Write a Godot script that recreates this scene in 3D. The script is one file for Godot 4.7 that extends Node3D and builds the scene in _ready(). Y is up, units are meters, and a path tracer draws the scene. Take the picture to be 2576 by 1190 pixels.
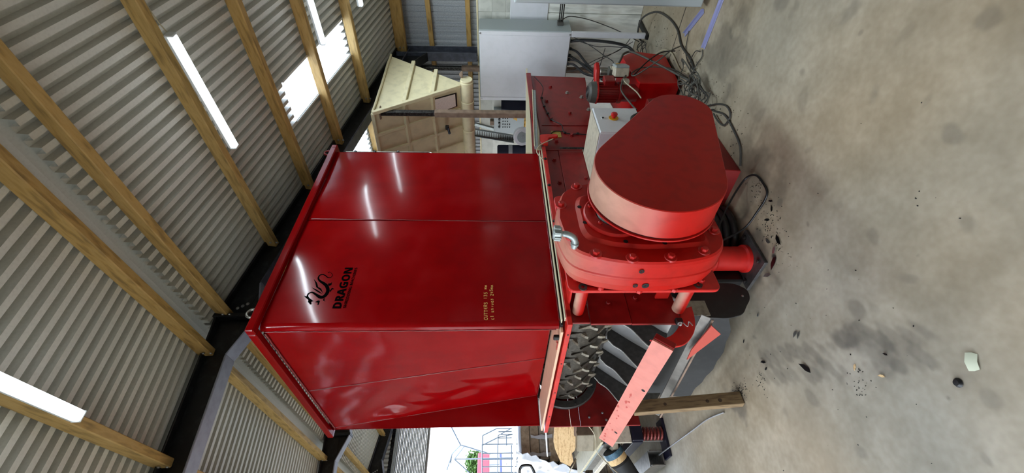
extends Node3D
# A shredding machine in a low timber-and-steel shed, seen by a camera held on its side.

const EYE := 1.55
const AZ := 0.870221            # the view is 49.86 degrees off the building's cross axis
const MACHINE_TURN := 0.084823  # the machine stands 4.86 degrees off the building
const RIB := 0.0597             # rib spacing of the roof sheets
const RISE := 0.025             # the building climbs slightly along its ridge
const FRAME_Z := [0.05, -2.36, -4.75, -7.1]
const RIDGE_X := 1.27
const RIDGE_Y := 3.245
const RIGHT_FALL := 0.1775
const LEFT_FALL := 0.062
const WALL_X := 4.78
const LEFT_X := -4.2

var rng := RandomNumberGenerator.new()
var M := {}
var used := {}

# ---------------------------------------------------------------- mesh builder
class MB:
	var v := PackedVector3Array()
	var n := PackedVector3Array()
	var uv := PackedVector2Array()
	var dust_sheen := 0.0     # dusty tan and sky sheen painted on upward faces, as vertex colour
	func tri(a: Vector3, b: Vector3, c: Vector3, na: Vector3, nb: Vector3, nc: Vector3) -> void:
		if (b - a).cross(c - a).dot(na + nb + nc) > 0.0:
			v.append(a); v.append(c); v.append(b)
			n.append(na); n.append(nc); n.append(nb)
		else:
			v.append(a); v.append(b); v.append(c)
			n.append(na); n.append(nb); n.append(nc)
	func flat(a: Vector3, b: Vector3, c: Vector3, out: Vector3) -> void:
		var m := (b - a).cross(c - a)
		if m.length_squared() < 1e-16: return
		m = m.normalized()
		if m.dot(out) < 0: m = -m
		tri(a, b, c, m, m, m)
	func quad(a: Vector3, b: Vector3, c: Vector3, d: Vector3, out: Vector3) -> void:
		flat(a, b, c, out); flat(a, c, d, out)
	func squad(a: Vector3, b: Vector3, c: Vector3, d: Vector3, na: Vector3, nb: Vector3, nc: Vector3, nd: Vector3) -> void:
		tri(a, b, c, na, nb, nc); tri(a, c, d, na, nc, nd)
	# box with chamfered edges; e holds the axes as columns
	func box(at: Vector3, s: Vector3, bev := 0.004, e := Basis()) -> MB:
		var h := s * 0.5
		bev = minf(bev, minf(h.x, minf(h.y, h.z)) * 0.6)
		var fp := func(ax: int, sg: float, a: float, b: float) -> Vector3:
			var p := Vector3.ZERO
			var i := (ax + 1) % 3
			var j := (ax + 2) % 3
			p[ax] = sg * h[ax]; p[i] = a * (h[i] - bev); p[j] = b * (h[j] - bev)
			return at + e * p
		for ax in 3:
			for sg in [-1.0, 1.0]:
				var out := Vector3.ZERO
				out[ax] = sg
				quad(fp.call(ax, sg, -1, -1), fp.call(ax, sg, 1, -1), fp.call(ax, sg, 1, 1), fp.call(ax, sg, -1, 1), e * out)
		for ax in 3:     # edges along ax
			var i := (ax + 1) % 3
			var j := (ax + 2) % 3
			for si in [-1.0, 1.0]:
				for sj in [-1.0, 1.0]:
					var out := Vector3.ZERO
					out[i] = si; out[j] = sj
					# point on face i : axes (j, ax); on face j : axes (ax, i)
					quad(fp.call(i, si, sj, -1), fp.call(i, si, sj, 1), fp.call(j, sj, 1, si), fp.call(j, sj, -1, si), e * out)
		for sx in [-1.0, 1.0]:
			for sy in [-1.0, 1.0]:
				for sz in [-1.0, 1.0]:
					flat(fp.call(0, sx, sy, sz), fp.call(1, sy, sz, sx), fp.call(2, sz, sx, sy), e * Vector3(sx, sy, sz))
		return self
	# bar from p to q: w across, h along up
	func bar(p: Vector3, q: Vector3, w: float, h: float, up := Vector3.UP, bev := 0.003) -> MB:
		var d := (q - p).normalized()
		var sd := d.cross(up).normalized()
		var u := sd.cross(d)
		return box((p + q) * 0.5, Vector3((q - p).length(), h, w), bev, Basis(d, u, sd))
	func frame(d: Vector3) -> Array:
		var a := Vector3.UP if absf(d.y) < 0.9 else Vector3.RIGHT
		var x := d.cross(a).normalized()
		return [x, d.cross(x).normalized()]
	# profile of (radius, distance along the axis)
	func lathe(at: Vector3, axis: Vector3, prof: Array, seg := 24, facet := false) -> MB:
		axis = axis.normalized()
		var f := frame(axis)
		for k in prof.size() - 1:
			var p: Vector2 = prof[k]
			var q: Vector2 = prof[k + 1]
			var t := (q - p)
			if t.length() < 1e-7: continue
			var nn := Vector2(t.y, -t.x).normalized()
			for s in seg:
				var a0 := TAU * s / seg
				var a1 := TAU * (s + 1) / seg
				var r0: Vector3 = f[0] * cos(a0) + f[1] * sin(a0)
				var r1: Vector3 = f[0] * cos(a1) + f[1] * sin(a1)
				if facet:
					var rm := (r0 + r1).normalized()
					r0 = r0; r1 = r1
					quad(at + r0 * p.x + axis * p.y, at + r1 * p.x + axis * p.y, at + r1 * q.x + axis * q.y, at + r0 * q.x + axis * q.y, rm * nn.x + axis * nn.y)
				else:
					var n0 := r0 * nn.x + axis * nn.y
					var n1 := r1 * nn.x + axis * nn.y
					squad(at + r0 * p.x + axis * p.y, at + r1 * p.x + axis * p.y, at + r1 * q.x + axis * q.y, at + r0 * q.x + axis * q.y, n0, n1, n1, n0)
		return self
	func cyl(p: Vector3, q: Vector3, r: float, seg := 16, bev := 0.002, facet := false) -> MB:
		var l := (q - p).length()
		bev = minf(bev, minf(r, l) * 0.4)
		return lathe(p, q - p, [Vector2(0, 0), Vector2(r - bev, 0), Vector2(r, bev), Vector2(r, l - bev), Vector2(r - bev, l), Vector2(0, l)], seg, facet)
	func tube(pts: Array, r: float, seg := 8) -> MB:
		var x := Vector3.ZERO
		var rings := []
		var norms := []
		for i in pts.size():
			var d: Vector3 = (pts[mini(i + 1, pts.size() - 1)] - pts[maxi(i - 1, 0)]).normalized()
			if i == 0: x = frame(d)[0]
			x = (x - d * x.dot(d)).normalized()
			var y := d.cross(x)
			var ring := []
			var rn := []
			for s in seg:
				var a := TAU * s / seg
				var o := x * cos(a) + y * sin(a)
				rn.append(o); ring.append(pts[i] + o * r)
			rings.append(ring); norms.append(rn)
		for i in pts.size() - 1:
			for s in seg:
				var t := (s + 1) % seg
				squad(rings[i][s], rings[i][t], rings[i + 1][t], rings[i + 1][s], norms[i][s], norms[i][t], norms[i + 1][t], norms[i + 1][s])
		for e in [0, pts.size() - 1]:
			var d: Vector3 = (pts[1] - pts[0]) * -1 if e == 0 else pts[e] - pts[e - 1]
			for s in range(1, seg - 1): flat(rings[e][0], rings[e][s], rings[e][s + 1], d)
		return self
	# polygon (in the plane o, ax, ay) pushed along az; chamfer at both rims
	func prism(poly: PackedVector2Array, o: Vector3, ax: Vector3, ay: Vector3, az: Vector3, bev := 0.0, smooth := false) -> MB:
		var m := poly.size()
		var l := az.length()
		var dz := az / l
		var area := 0.0
		for i in m: area += poly[i].cross(poly[(i + 1) % m])
		var sg := 1.0 if area > 0 else -1.0
		var en := []     # outward edge normals
		for i in m:
			var t := (poly[(i + 1) % m] - poly[i]).normalized()
			en.append(Vector2(t.y, -t.x) * sg)
		var vn := []
		var ins := PackedVector2Array()
		for i in m:
			var a: Vector2 = en[(i + m - 1) % m]
			var b: Vector2 = en[i]
			var s := (a + b)
			s = s / maxf(0.35, s.length_squared() * 0.5)
			ins.append(poly[i] - s * bev)
			vn.append((a + b).normalized())
		var w := func(p: Vector2, z: float) -> Vector3: return o + ax * p.x + ay * p.y + dz * z
		var d3 := func(p: Vector2) -> Vector3: return (ax * p.x + ay * p.y).normalized()
		for i in m:
			var j := (i + 1) % m
			var na: Vector3 = d3.call(vn[i]) if smooth else d3.call(en[i])
			var nb: Vector3 = d3.call(vn[j]) if smooth else d3.call(en[i])
			squad(w.call(poly[i], bev), w.call(poly[j], bev), w.call(poly[j], l - bev), w.call(poly[i], l - bev), na, nb, nb, na)
			if bev > 0:
				quad(w.call(poly[i], bev), w.call(poly[j], bev), w.call(ins[j], 0.0), w.call(ins[i], 0.0), (na + nb) * 0.5 - dz)
				quad(w.call(poly[i], l - bev), w.call(poly[j], l - bev), w.call(ins[j], l), w.call(ins[i], l), (na + nb) * 0.5 + dz)
		var idx := Geometry2D.triangulate_polygon(ins)
		for k in range(0, idx.size(), 3):
			flat(w.call(ins[idx[k]], 0.0), w.call(ins[idx[k + 1]], 0.0), w.call(ins[idx[k + 2]], 0.0), -dz)
			flat(w.call(ins[idx[k]], l), w.call(ins[idx[k + 1]], l), w.call(ins[idx[k + 2]], l), dz)
		return self
	# smooth surface of rows of points
	func sheet(rows: Array, out: Vector3) -> MB:
		var nr := rows.size()
		var nc: int = rows[0].size()
		var nm := []
		for i in nr:
			var line := []
			for j in nc:
				var du: Vector3 = rows[mini(i + 1, nr - 1)][j] - rows[maxi(i - 1, 0)][j]
				var dv: Vector3 = rows[i][mini(j + 1, nc - 1)] - rows[i][maxi(j - 1, 0)]
				var q := du.cross(dv).normalized()
				if q.dot(out) < 0: q = -q
				line.append(q)
			nm.append(line)
		for i in nr - 1:
			for j in nc - 1:
				squad(rows[i][j], rows[i + 1][j], rows[i + 1][j + 1], rows[i][j + 1], nm[i][j], nm[i + 1][j], nm[i + 1][j + 1], nm[i][j + 1])
		return self
	# a sheet with thickness: front rows, offset back along off
	func slab(rows: Array, out: Vector3, off: Vector3) -> MB:
		sheet(rows, out)
		var back := []
		for r in rows:
			var b := []
			for p in r: b.append(p + off)
			back.append(b)
		sheet(back, -out)
		var rim := []
		var last: int = rows.size() - 1
		for p in rows[0]: rim.append(p)
		for i in range(1, rows.size()): rim.append(rows[i][-1])
		for j in range(rows[0].size() - 2, -1, -1): rim.append(rows[last][j])
		for i in range(last - 1, 0, -1): rim.append(rows[i][0])
		var mid := Vector3.ZERO
		for p in rim: mid += p
		mid /= rim.size()
		for i in rim.size():
			var a: Vector3 = rim[i]
			var b: Vector3 = rim[(i + 1) % rim.size()]
			quad(a, b, b + off, a + off, (a + b) * 0.5 - mid)
		return self
	func bolt(p: Vector3, axis: Vector3, r: float, h: float, washer := true) -> MB:
		axis = axis.normalized()
		if washer: lathe(p, axis, [Vector2(r * 1.45, 0), Vector2(r * 1.45, h * 0.16), Vector2(0, h * 0.16)], 14)
		lathe(p, axis, [Vector2(r, 0), Vector2(r, h * 0.82), Vector2(r * 0.82, h), Vector2(0, h)], 6, true)
		return self
	func mesh() -> ArrayMesh:
		var a := []
		a.resize(Mesh.ARRAY_MAX)
		a[Mesh.ARRAY_VERTEX] = v
		a[Mesh.ARRAY_NORMAL] = n
		if uv.size() == v.size(): a[Mesh.ARRAY_TEX_UV] = uv
		if dust_sheen > 0.0:
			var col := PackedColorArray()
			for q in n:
				var t := smoothstep(-0.05, 1.0, q.y) * (1.0 - 0.92 * absf(q.z)) * dust_sheen
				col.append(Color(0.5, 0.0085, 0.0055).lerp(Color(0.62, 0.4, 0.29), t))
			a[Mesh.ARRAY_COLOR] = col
		var m := ArrayMesh.new()
		m.add_surface_from_arrays(Mesh.PRIMITIVE_TRIANGLES, a)
		return m

# ---------------------------------------------------------------- scene helpers
func numbered(s: String) -> String:
	if not used.has(s):
		used[s] = 0
		return s
	used[s] += 1
	return "%s_%03d" % [s, used[s]]

func tag(o: Node3D, label := "", category := "", group := "", kind := "") -> Node3D:
	if label: o.set_meta("label", label)
	if category: o.set_meta("category", category)
	if group: o.set_meta("group", group)
	if kind: o.set_meta("kind", kind)
	return o

# a thing's root; points of its meshes are given in the frame (world or machine) that its root is turned to
func thing(called: String, label: String, category: String, at: Vector3, turn := 0.0, group := "") -> Node3D:
	var o := Node3D.new()
	o.name = numbered(called)
	add_child(o)
	o.rotation.y = turn
	o.position = Basis(Vector3.UP, turn) * at
	o.set_meta("base", at)
	return tag(o, label, category, group)

func part(b: MB, called: String, material: Material, under: Node3D, label := "") -> MeshInstance3D:
	var o := MeshInstance3D.new()
	o.name = called
	o.mesh = b.mesh()
	o.material_override = material
	under.add_child(o, true)
	if under.has_meta("base"): o.position = -under.get_meta("base")
	if label: o.set_meta("label", label)
	return o

# a part whose mesh is shared and placed by its own transform (alike pieces)
func piece(m: Mesh, called: String, material: Material, under: Node3D, tf := Transform3D()) -> MeshInstance3D:
	var o := MeshInstance3D.new()
	o.name = called
	o.mesh = m
	o.material_override = material
	under.add_child(o, true)
	o.transform = tf
	if under.has_meta("base"): o.position -= under.get_meta("base")
	return o

# a thing or piece of the setting that is one mesh; its points are given in the turned frame
func solo(b: MB, called: String, material: Material, label := "", category := "", group := "", kind := "", turn := 0.0) -> MeshInstance3D:
	var o := MeshInstance3D.new()
	o.name = numbered(called)
	o.mesh = b.mesh()
	o.material_override = material
	add_child(o)
	o.rotation.y = turn
	tag(o, label, category, group, kind)
	return o

func node(called: String, kind := "structure") -> Node3D:
	var o := Node3D.new()
	o.name = numbered(called)
	add_child(o)
	o.set_meta("kind", kind)
	return o

func V(x: float, y: float, z: float) -> Vector3: return Vector3(x, y, z)

func curve(pts: Array, per := 6) -> Array:    # Catmull-Rom through the points
	var out := []
	for i in pts.size() - 1:
		var a: Vector3 = pts[maxi(i - 1, 0)]
		var b: Vector3 = pts[i]
		var c: Vector3 = pts[i + 1]
		var d: Vector3 = pts[mini(i + 2, pts.size() - 1)]
		for k in per:
			out.append(b.cubic_interpolate(c, a, d, float(k) / per))
	out.append(pts[-1])
	return out

func poly(a: Array) -> PackedVector2Array:
	var p := PackedVector2Array()
	for i in range(0, a.size(), 2): p.append(Vector2(a[i], a[i + 1]))
	return p

# polygon with rounded corners
func rounded(p: PackedVector2Array, r: float, seg := 5) -> PackedVector2Array:
	var out := PackedVector2Array()
	for i in p.size():
		var b := p[i]
		var da := (p[(i + p.size() - 1) % p.size()] - b)
		var dc := (p[(i + 1) % p.size()] - b)
		var q := minf(r, minf(da.length(), dc.length()) * 0.45)
		var s := b + da.normalized() * q
		var e := b + dc.normalized() * q
		for k in seg + 1:
			var t := float(k) / seg
			out.append(s.lerp(b, t).lerp(b.lerp(e, t), t))
	return out

# ---------------------------------------------------------------- materials
func noise(freq: float, octaves := 4, seed_ := 1, kind := FastNoiseLite.TYPE_SIMPLEX_SMOOTH) -> FastNoiseLite:
	var f := FastNoiseLite.new()
	f.noise_type = kind
	f.frequency = freq
	f.fractal_octaves = octaves
	f.seed = seed_
	return f

func ntex(freq: float, octaves: int, cols: Array, seed_ := 1, size := 512, offs: Array = []) -> NoiseTexture2D:
	var t := NoiseTexture2D.new()
	t.width = size; t.height = size
	t.seamless = true
	t.noise = noise(freq, octaves, seed_)
	var g := Gradient.new()
	var o := PackedFloat32Array()
	var c := PackedColorArray()
	for i in cols.size():
		o.append(offs[i] if offs.size() else float(i) / (cols.size() - 1))
		c.append(cols[i])
	g.offsets = o; g.colors = c
	t.color_ramp = g
	return t

func flatmat(c: Color, rough := 0.5, metal := 0.0) -> StandardMaterial3D:
	var m := StandardMaterial3D.new()
	m.albedo_color = c; m.roughness = rough; m.metallic = metal
	return m

func worn(c: Color, rough: float, metal: float, amount: float, size: float, seed_ := 1, freq := 0.012) -> StandardMaterial3D:
	var m := flatmat(Color.WHITE, rough, metal)
	m.albedo_texture = ntex(freq, 5, [c.darkened(amount * 1.3), c.darkened(amount * 0.4), c, c.lightened(amount * 0.6)], seed_, 512, [0.15, 0.42, 0.55, 0.9])
	m.uv1_triplanar = true
	m.uv1_scale = Vector3.ONE / size
	return m

# ---------------------------------------------------------------- the shed
func sheet_y(x: float, z: float) -> float:    # underside of the roof sheets
	var y := RIDGE_Y - 0.03
	y -= (x - RIDGE_X) * RIGHT_FALL if x > RIDGE_X else (RIDGE_X - x) * LEFT_FALL
	return y + RISE * (-z - 2.36)

# profile of ribbed sheet: pairs (distance, height) for one rib
func rib_line(z0: float, count: int, amp := 0.038) -> Array:
	var out := []
	for i in count:
		var z := z0 - i * RIB
		out.append_array([Vector2(z, 0), Vector2(z - 0.0255, 0), Vector2(z - 0.029, amp), Vector2(z - 0.0562, amp)])
	out.append(Vector2(z0 - count * RIB, 0))
	return out

func ribbed(xa: float, xb: float, z0: float, count: int, lift := 0.0) -> MB:
	var b := MB.new()
	var line := rib_line(z0, count)
	for i in line.size() - 1:
		var p: Vector2 = line[i]
		var q: Vector2 = line[i + 1]
		var a0 := V(xa, sheet_y(xa, p.x) + p.y + lift, p.x)
		var a1 := V(xb, sheet_y(xb, p.x) + p.y + lift, p.x)
		var c1 := V(xb, sheet_y(xb, q.x) + q.y + lift, q.x)
		var c0 := V(xa, sheet_y(xa, q.x) + q.y + lift, q.x)
		b.quad(a0, a1, c1, c0, Vector3.DOWN)
		var t := V(0, 0.0012, 0)
		b.quad(a0 + t, a1 + t, c1 + t, c0 + t, Vector3.UP)
	return b

func wall_ribs(x: float, y0: float, y1: float, z0: float, count: int) -> MB:
	var b := MB.new()
	var line := rib_line(z0, count, 0.012)
	for i in line.size() - 1:
		var p: Vector2 = line[i]
		var q: Vector2 = line[i + 1]
		b.quad(V(x + p.y, y0, p.x), V(x + p.y, y1, p.x), V(x + q.y, y1, q.x), V(x + q.y, y0, q.x), Vector3.LEFT)
		b.quad(V(x + p.y + 0.002, y0, p.x), V(x + p.y + 0.002, y1, p.x), V(x + q.y + 0.002, y1, q.x), V(x + q.y + 0.002, y0, q.x), Vector3.RIGHT)
	return b

func end_ribs(z: float, x0: float, x1: float, y0: float, facing: float) -> MB:   # gable cladding, ribs upright
	var b := MB.new()
	var line := rib_line(-x0, int((x1 - x0) / RIB), 0.012)
	for i in line.size() - 1:
		var p: Vector2 = line[i]
		var q: Vector2 = line[i + 1]
		var o := V(0, 0, facing)
		b.quad(V(-p.x, y0, z - facing * p.y), V(-p.x, sheet_y(-p.x, z), z - facing * p.y), V(-q.x, sheet_y(-q.x, z), z - facing * q.y), V(-q.x, y0, z - facing * q.y), o)
	return b

func build_shed() -> void:
	# floor
	var st := MB.new()
	var nx := 12
	for q in [[Vector2(LEFT_X - 4, 4.5), Vector2(5.6, -7.2)]]:
		var a: Vector2 = q[0]
		var c: Vector2 = q[1]
		var pts := [V(a.x, 0, a.y), V(c.x, 0, a.y), V(c.x, 0, c.y), V(a.x, 0, c.y)]
		st.quad(pts[0], pts[1], pts[2], pts[3], Vector3.UP)
		for p in st.v: st.uv.append(Vector2((p.x + 1.5) / 7.0, (p.z + 6.0) / 7.0))
	var slab := MB.new().box(V(-1.3, -0.11, -1.35), V(13.8, 0.2, 11.7), 0.0)
	var fl := node("floor")
	part(st, "slab_surface", M.floor, fl)
	part(slab, "slab", M.concrete, fl)
	var joint := MB.new().box(V(3.6, -0.0005, -1.3), V(0.008, 0.004, 11.0), 0.0)
	part(joint, "joint", M.seam, fl)

	# roof sheets, piece by piece
	var roof := node("ceiling")
	var z := 2.9
	var k := 0
	var lights := [[-1.592, 2.66, 3.64], [-2.62, 3.0, 3.62]]
	while z > -6.85:
		var count := 13
		var lit := []
		for l in lights:
			if z > l[0] + 0.01 and z - count * RIB < l[0] - 0.01:
				count = roundi((z - l[0]) / RIB)
			if absf(z - l[0]) < 0.031:
				count = 5
				lit = l
		var sm: Material = M.sheet if k % 3 else M.sheet_dull
		if lit.size():
			part(ribbed(RIDGE_X + 0.025, lit[1], z, count), "roof_sheet", sm, roof)
			part(ribbed(lit[2], WALL_X + 0.12, z, count), "roof_sheet", sm, roof)
			var w := ribbed(lit[1] - 0.03, lit[2] + 0.03, z, count, 0.004)
			var win := node("window")
			win.name = "window_%d" % (1 if absf(z + 1.592) < 0.1 else 2)
			part(w, "skylight_sheet", M.skylight, win)
			var fr := MB.new()
			for e in [z + 0.006, z - count * RIB - 0.006]:
				fr.bar(V(lit[1], sheet_y(lit[1], e) - 0.008, e), V(lit[2], sheet_y(lit[2], e) - 0.008, e), 0.014, 0.008)
			part(fr, "edge_strip", M.sheet, win)
		else:
			part(ribbed(RIDGE_X + 0.025, WALL_X + 0.12, z, count, 0.0006 * (k % 2)), "roof_sheet", sm, roof)
		if k % 2 == 1 and z < -0.6:
			# added unseen skylight in the left slope, to brighten inside, between metal ends
			part(ribbed(-0.35, RIDGE_X - 0.075, z, count), "roof_sheet", sm, roof)
			part(ribbed(LEFT_X - 0.2, -3.4, z, count), "roof_sheet", sm, roof)
			var wl := node("window")
			wl.name = "window_%d" % (3 + k / 2)
			part(ribbed(-3.43, -0.32, z, count, 0.004), "skylight_sheet", M.skylight, wl)
		else:
			part(ribbed(LEFT_X - 0.2, RIDGE_X - 0.075, z, count), "roof_sheet", sm, roof)
		z -= count * RIB
		k += 1
	# ridge capping
	var cap := MB.new()
	for s in [-1.0, 1.0]:
		var xe: float = RIDGE_X + s * 0.19
		var f: float = 0.1
		var r0 := []
		var r1 := []
		for zz in [2.9, -6.85]:
			r0.append(V(RIDGE_X, RIDGE_Y + 0.02 + RISE * (-zz - 2.36), zz))
			r1.append(V(xe, RIDGE_Y + 0.02 - f * 0.19 + RISE * (-zz - 2.36), zz))
		cap.slab([r0, r1], Vector3.DOWN, V(0, 0.002, 0))
	part(cap, "ridge_capping", M.sheet_dull, roof)

	# purlins between the frames
	var px := [4.66, 3.66, 3.03, 2.475, 1.915, 1.365, 1.12, 0.55, -0.05, -0.65, -1.25, -1.9, -2.6, -3.4, -4.1]
	var edges := [2.9, 0.05, -2.36, -4.75, -6.8]
	for bay in 4:
		for i in px.size():
			if bay == 3 and i == 0: continue
			var x: float = px[i]
			var za: float = edges[bay] - (0.0 if bay == 0 else 0.008)
			var zb: float = edges[bay + 1] + 0.008
			var d := 0.075 if i != 0 else 0.12
			var top := sheet_y(x, 0) - 0.002
			var b := MB.new()
			var slope := -RIGHT_FALL if x > RIDGE_X else LEFT_FALL
			b.bar(V(x, sheet_y(x, za) - 0.002 - d * 0.5, za), V(x, sheet_y(x, zb) - 0.002 - d * 0.5, zb)  , 0.042, d, V(-slope, 1, 0), 0.004)
			var where := ["nearest the front wall", "over the machine's front", "behind the hopper", "at the far doorway"]
			var which: String = "eaves" if i == 0 else ("roof slope right of the ridge" if x > RIDGE_X else "roof slope left of the ridge")
			var r := thing("roof_purlin", "sawn timber purlin on the %s, number %d from the ridge, bay %s" % [which, (6 - i) if i < 6 else (i - 5), where[bay]], "purlin", V(x, top, za), 0.0, "timber purlins under the roof sheets")
			r.set_meta("kind", "structure")
			part(b, "timber", M.timber[(i + bay) % 3], r)
			var bl := MB.new()
			for e in [za - 0.05, zb + 0.05]:
				for yy in [0.02, 0.06]:
					bl.bolt(V(x - 0.026, sheet_y(x, e) - 0.03 - yy, e), Vector3.LEFT, 0.006, 0.005)
			if i < 9: part(bl, "fixing_bolts", M.zinc, r)
	# steel frames
	for fi in 4:
		var fz: float = [0.05, -2.36, -4.75, -6.8][fi]
		var up := RISE * (-fz - 2.36)
		var names := ["over the camera", "behind the hopper", "in the second bay", "at the far doorway"]
		var f := thing("portal_frame", "black painted steel portal frame %s" % names[fi], "frame", V(WALL_X - 0.15, 0, fz), 0.0, "steel portal frames")
		f.set_meta("kind", "structure")
		var A := V(RIDGE_X + 0.07, 3.195 + up, fz)
		var R := V(WALL_X - 0.1, 3.195 - (WALL_X - 0.1 - A.x) * RIGHT_FALL + up, fz)
		var L := V(LEFT_X, 3.195 - (A.x - LEFT_X) * LEFT_FALL + up, fz)
		for e in [[A, R, "rafter"], [A, L, "rafter"]]:
			var p: Vector3 = e[0]
			var q: Vector3 = e[1]
			var d := (q - p).normalized()
			var un := V(-d.y, d.x, 0) if d.x > 0 else V(d.y, -d.x, 0)
			var b := MB.new()
			b.bar(p - un * 0.006, q - un * 0.006, 0.1, 0.011, un)
			part(MB.new().bar(p + d * 0.26 - un * 0.142, q - un * 0.142, 0.1, 0.011, un), "under_flange", M.steel_daylit if d.x < 0 else M.steel_blue, f)  # left flange coloured pale for daylight on the black steel
			b.bar(p - un * 0.074, q - un * 0.074, 0.009, 0.13, un)
			part(b, e[2], M.steel_black, f)
			# haunch at the ridge, then its under-flange, coloured pale for daylight
			var h := MB.new()
			var h0 := p - un * 0.14
			var h1 := p + d * 0.26 - un * 0.14
			var low := V(p.x, p.y - 0.25, p.z)
			h.prism(poly([h0.x, h0.y, h1.x, h1.y, low.x, low.y]), V(0, 0, fz - 0.005), Vector3.RIGHT, Vector3.UP, V(0, 0, 0.01))
			part(h, "haunch", M.steel_black, f)
			part(MB.new().bar(low, h1, 0.1, 0.01, Vector3.UP), "haunch_flange", M.steel_daylit, f)
		part(MB.new().box(V(A.x, A.y - 0.12, fz), V(0.024, 0.27, 0.11), 0.003), "splice_plate", M.steel_black, f)
		var bb := MB.new()
		for yy in [0.035, 0.06, 0.085]:
			bb.bolt(V(A.x + 0.05 + yy * 0.6, A.y - 0.05 - yy, fz + 0.006), Vector3.BACK, 0.007, 0.006)
		part(bb, "splice_bolts", M.zinc, f)
		# columns
		for s in [[R.x - 0.05, R.y], [LEFT_X + 0.05, L.y]]:
			var b := MB.new()
			var cx: float = s[0]
			var foot := 1.72 if cx > 0 else 0.0     # on the right they stand on the low wall
			var my: float = (s[1] + foot) * 0.5
			var hy: float = s[1] - foot - 0.01
			b.box(V(cx - 0.07, my, fz), V(0.011, hy, 0.1), 0.003)
			b.box(V(cx + 0.07, my, fz), V(0.011, hy, 0.1), 0.003)
			b.box(V(cx, my, fz), V(0.14, hy, 0.009), 0.002)
			part(b, "column", M.steel_blue, f)
		var kn := MB.new()
		kn.prism(poly([R.x - 0.12, R.y - 0.1, R.x - 0.62, R.y - 0.02, R.x - 0.12, R.y - 0.34]), V(0, 0, fz - 0.005), Vector3.RIGHT, Vector3.UP, V(0, 0, 0.01))
		kn.bar(V(R.x - 0.12, R.y - 0.34, fz), V(R.x - 0.62, R.y - 0.02, fz), 0.1, 0.01, Vector3.UP)
		part(kn, "knee_haunch", M.steel_black, f)
	# right wall: cladding over painted boards over concrete panels
	var wr := node("wall_right")
	var gaps := [[2.98, 0.62], [0.3, -0.22], [-0.46, -6.9]]      # between them: two small windows
	part(MB.new().box(V(WALL_X + 0.16, 0.71, -1.95), V(0.06, 1.42, 9.9), 0.0), "outer_skin", M.sheet_dull, wr)
	part(MB.new().box(V(WALL_X + 0.16, 2.2, -1.95), V(0.06, 1.0, 9.9), 0.0), "outer_skin", M.sheet_dull, wr)
	for q in gaps: part(MB.new().box(V(WALL_X + 0.16, 1.56, (q[0] + q[1]) * 0.5), V(0.06, 0.28, q[0] - q[1]), 0.0), "outer_skin", M.sheet_dull, wr)
	for q in [[0.62, 0.3, "window_12"], [-0.22, -0.46, "window_13"]]:
		var w := node("window")
		w.name = q[2]
		var zc: float = (q[0] + q[1]) * 0.5
		var zl: float = q[0] - q[1]
		part(MB.new().box(V(WALL_X + 0.1, 1.56, zc), V(0.006, 0.28, zl), 0.0), "pane", M.clear, w)
		for e in [q[0] - 0.008, q[1] + 0.008]: part(MB.new().box(V(WALL_X + 0.1, 1.56, e), V(0.04, 0.28, 0.016), 0.002), "window_frame", M.lamp_body, w)
		for e in [1.428, 1.692]: part(MB.new().box(V(WALL_X + 0.1, e, zc), V(0.04, 0.016, zl), 0.002), "window_frame", M.lamp_body, w)
	z = 2.9
	while z > -6.8:
		part(wall_ribs(WALL_X + 0.03, 1.72, 2.68, z, 13), "cladding_sheet", M.sheet_wall, wr)
		z -= 13 * RIB
	for y in [2.23, 1.815]:
		part(MB.new().box(V(WALL_X - 0.005, y, -1.95), V(0.05, 0.05, 9.6), 0.003), "rail", M.timber[1], wr)
	var y := 1.14
	var j := 0
	while y < 1.69:
		var runs := [[2.9, 0.5], [0.5, -1.9], [-1.9, -4.3], [-4.3, -6.7]] if y < 1.4 else [[2.9, 0.62], [0.3, -0.22], [-0.46, -1.9], [-1.9, -4.3], [-4.3, -6.7]]
		for k2 in runs.size():
			var q: Array = runs[k2]
			part(MB.new().box(V(WALL_X - 0.02 + 0.001 * ((j + k2) % 2), y + 0.07, (q[0] + q[1]) * 0.5), V(0.28, 0.1392, q[0] - q[1] - 0.001), 0.0012), "board", M.board_white if (k2 + j) % 2 else M.board_grey, wr)
		y += 0.14
		j += 1
	for s in 4:
		part(MB.new().box(V(WALL_X - 0.02, 0.57, 1.7 - s * 2.4), V(0.28, 1.135, 2.394), 0.004), "concrete_panel", M.panel, wr)
	part(MB.new().box(V(WALL_X - 0.02, 1.71, -1.95), V(0.29, 0.018, 9.6), 0.003), "capping", M.cream, wr)
	# front wall, behind the camera
	var wf := node("wall_front")
	part(end_ribs(2.9, LEFT_X, WALL_X, 0.0, -1.0), "cladding_sheet", M.sheet_dull, wf)
	part(MB.new().box(V((LEFT_X + WALL_X) * 0.5, 1.3, 3.0), V(WALL_X - LEFT_X, 2.6, 0.06), 0.0), "outer_skin", M.sheet_dull, wf)
	# far gable with its doorway and roller shutter
	var wb := node("wall_back")
	part(end_ribs(-6.86, 3.3, WALL_X, 0.0, 1.0), "cladding_sheet", M.sheet_wall, wb)
	part(MB.new().box(V((WALL_X + 3.3) * 0.5, 1.3, -6.93), V(WALL_X - 3.3, 2.6, 0.06), 0.0), "outer_skin", M.sheet_dull, wb)
	part(MB.new().box(V(-0.45, 3.02, -6.98), V(7.5, 0.1, 0.06), 0.003), "lintel", M.steel_black, wb)
	part(end_ribs(-6.95, LEFT_X, 3.3, 2.98, 1.0), "cladding_sheet", M.sheet_dull, wb)
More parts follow.
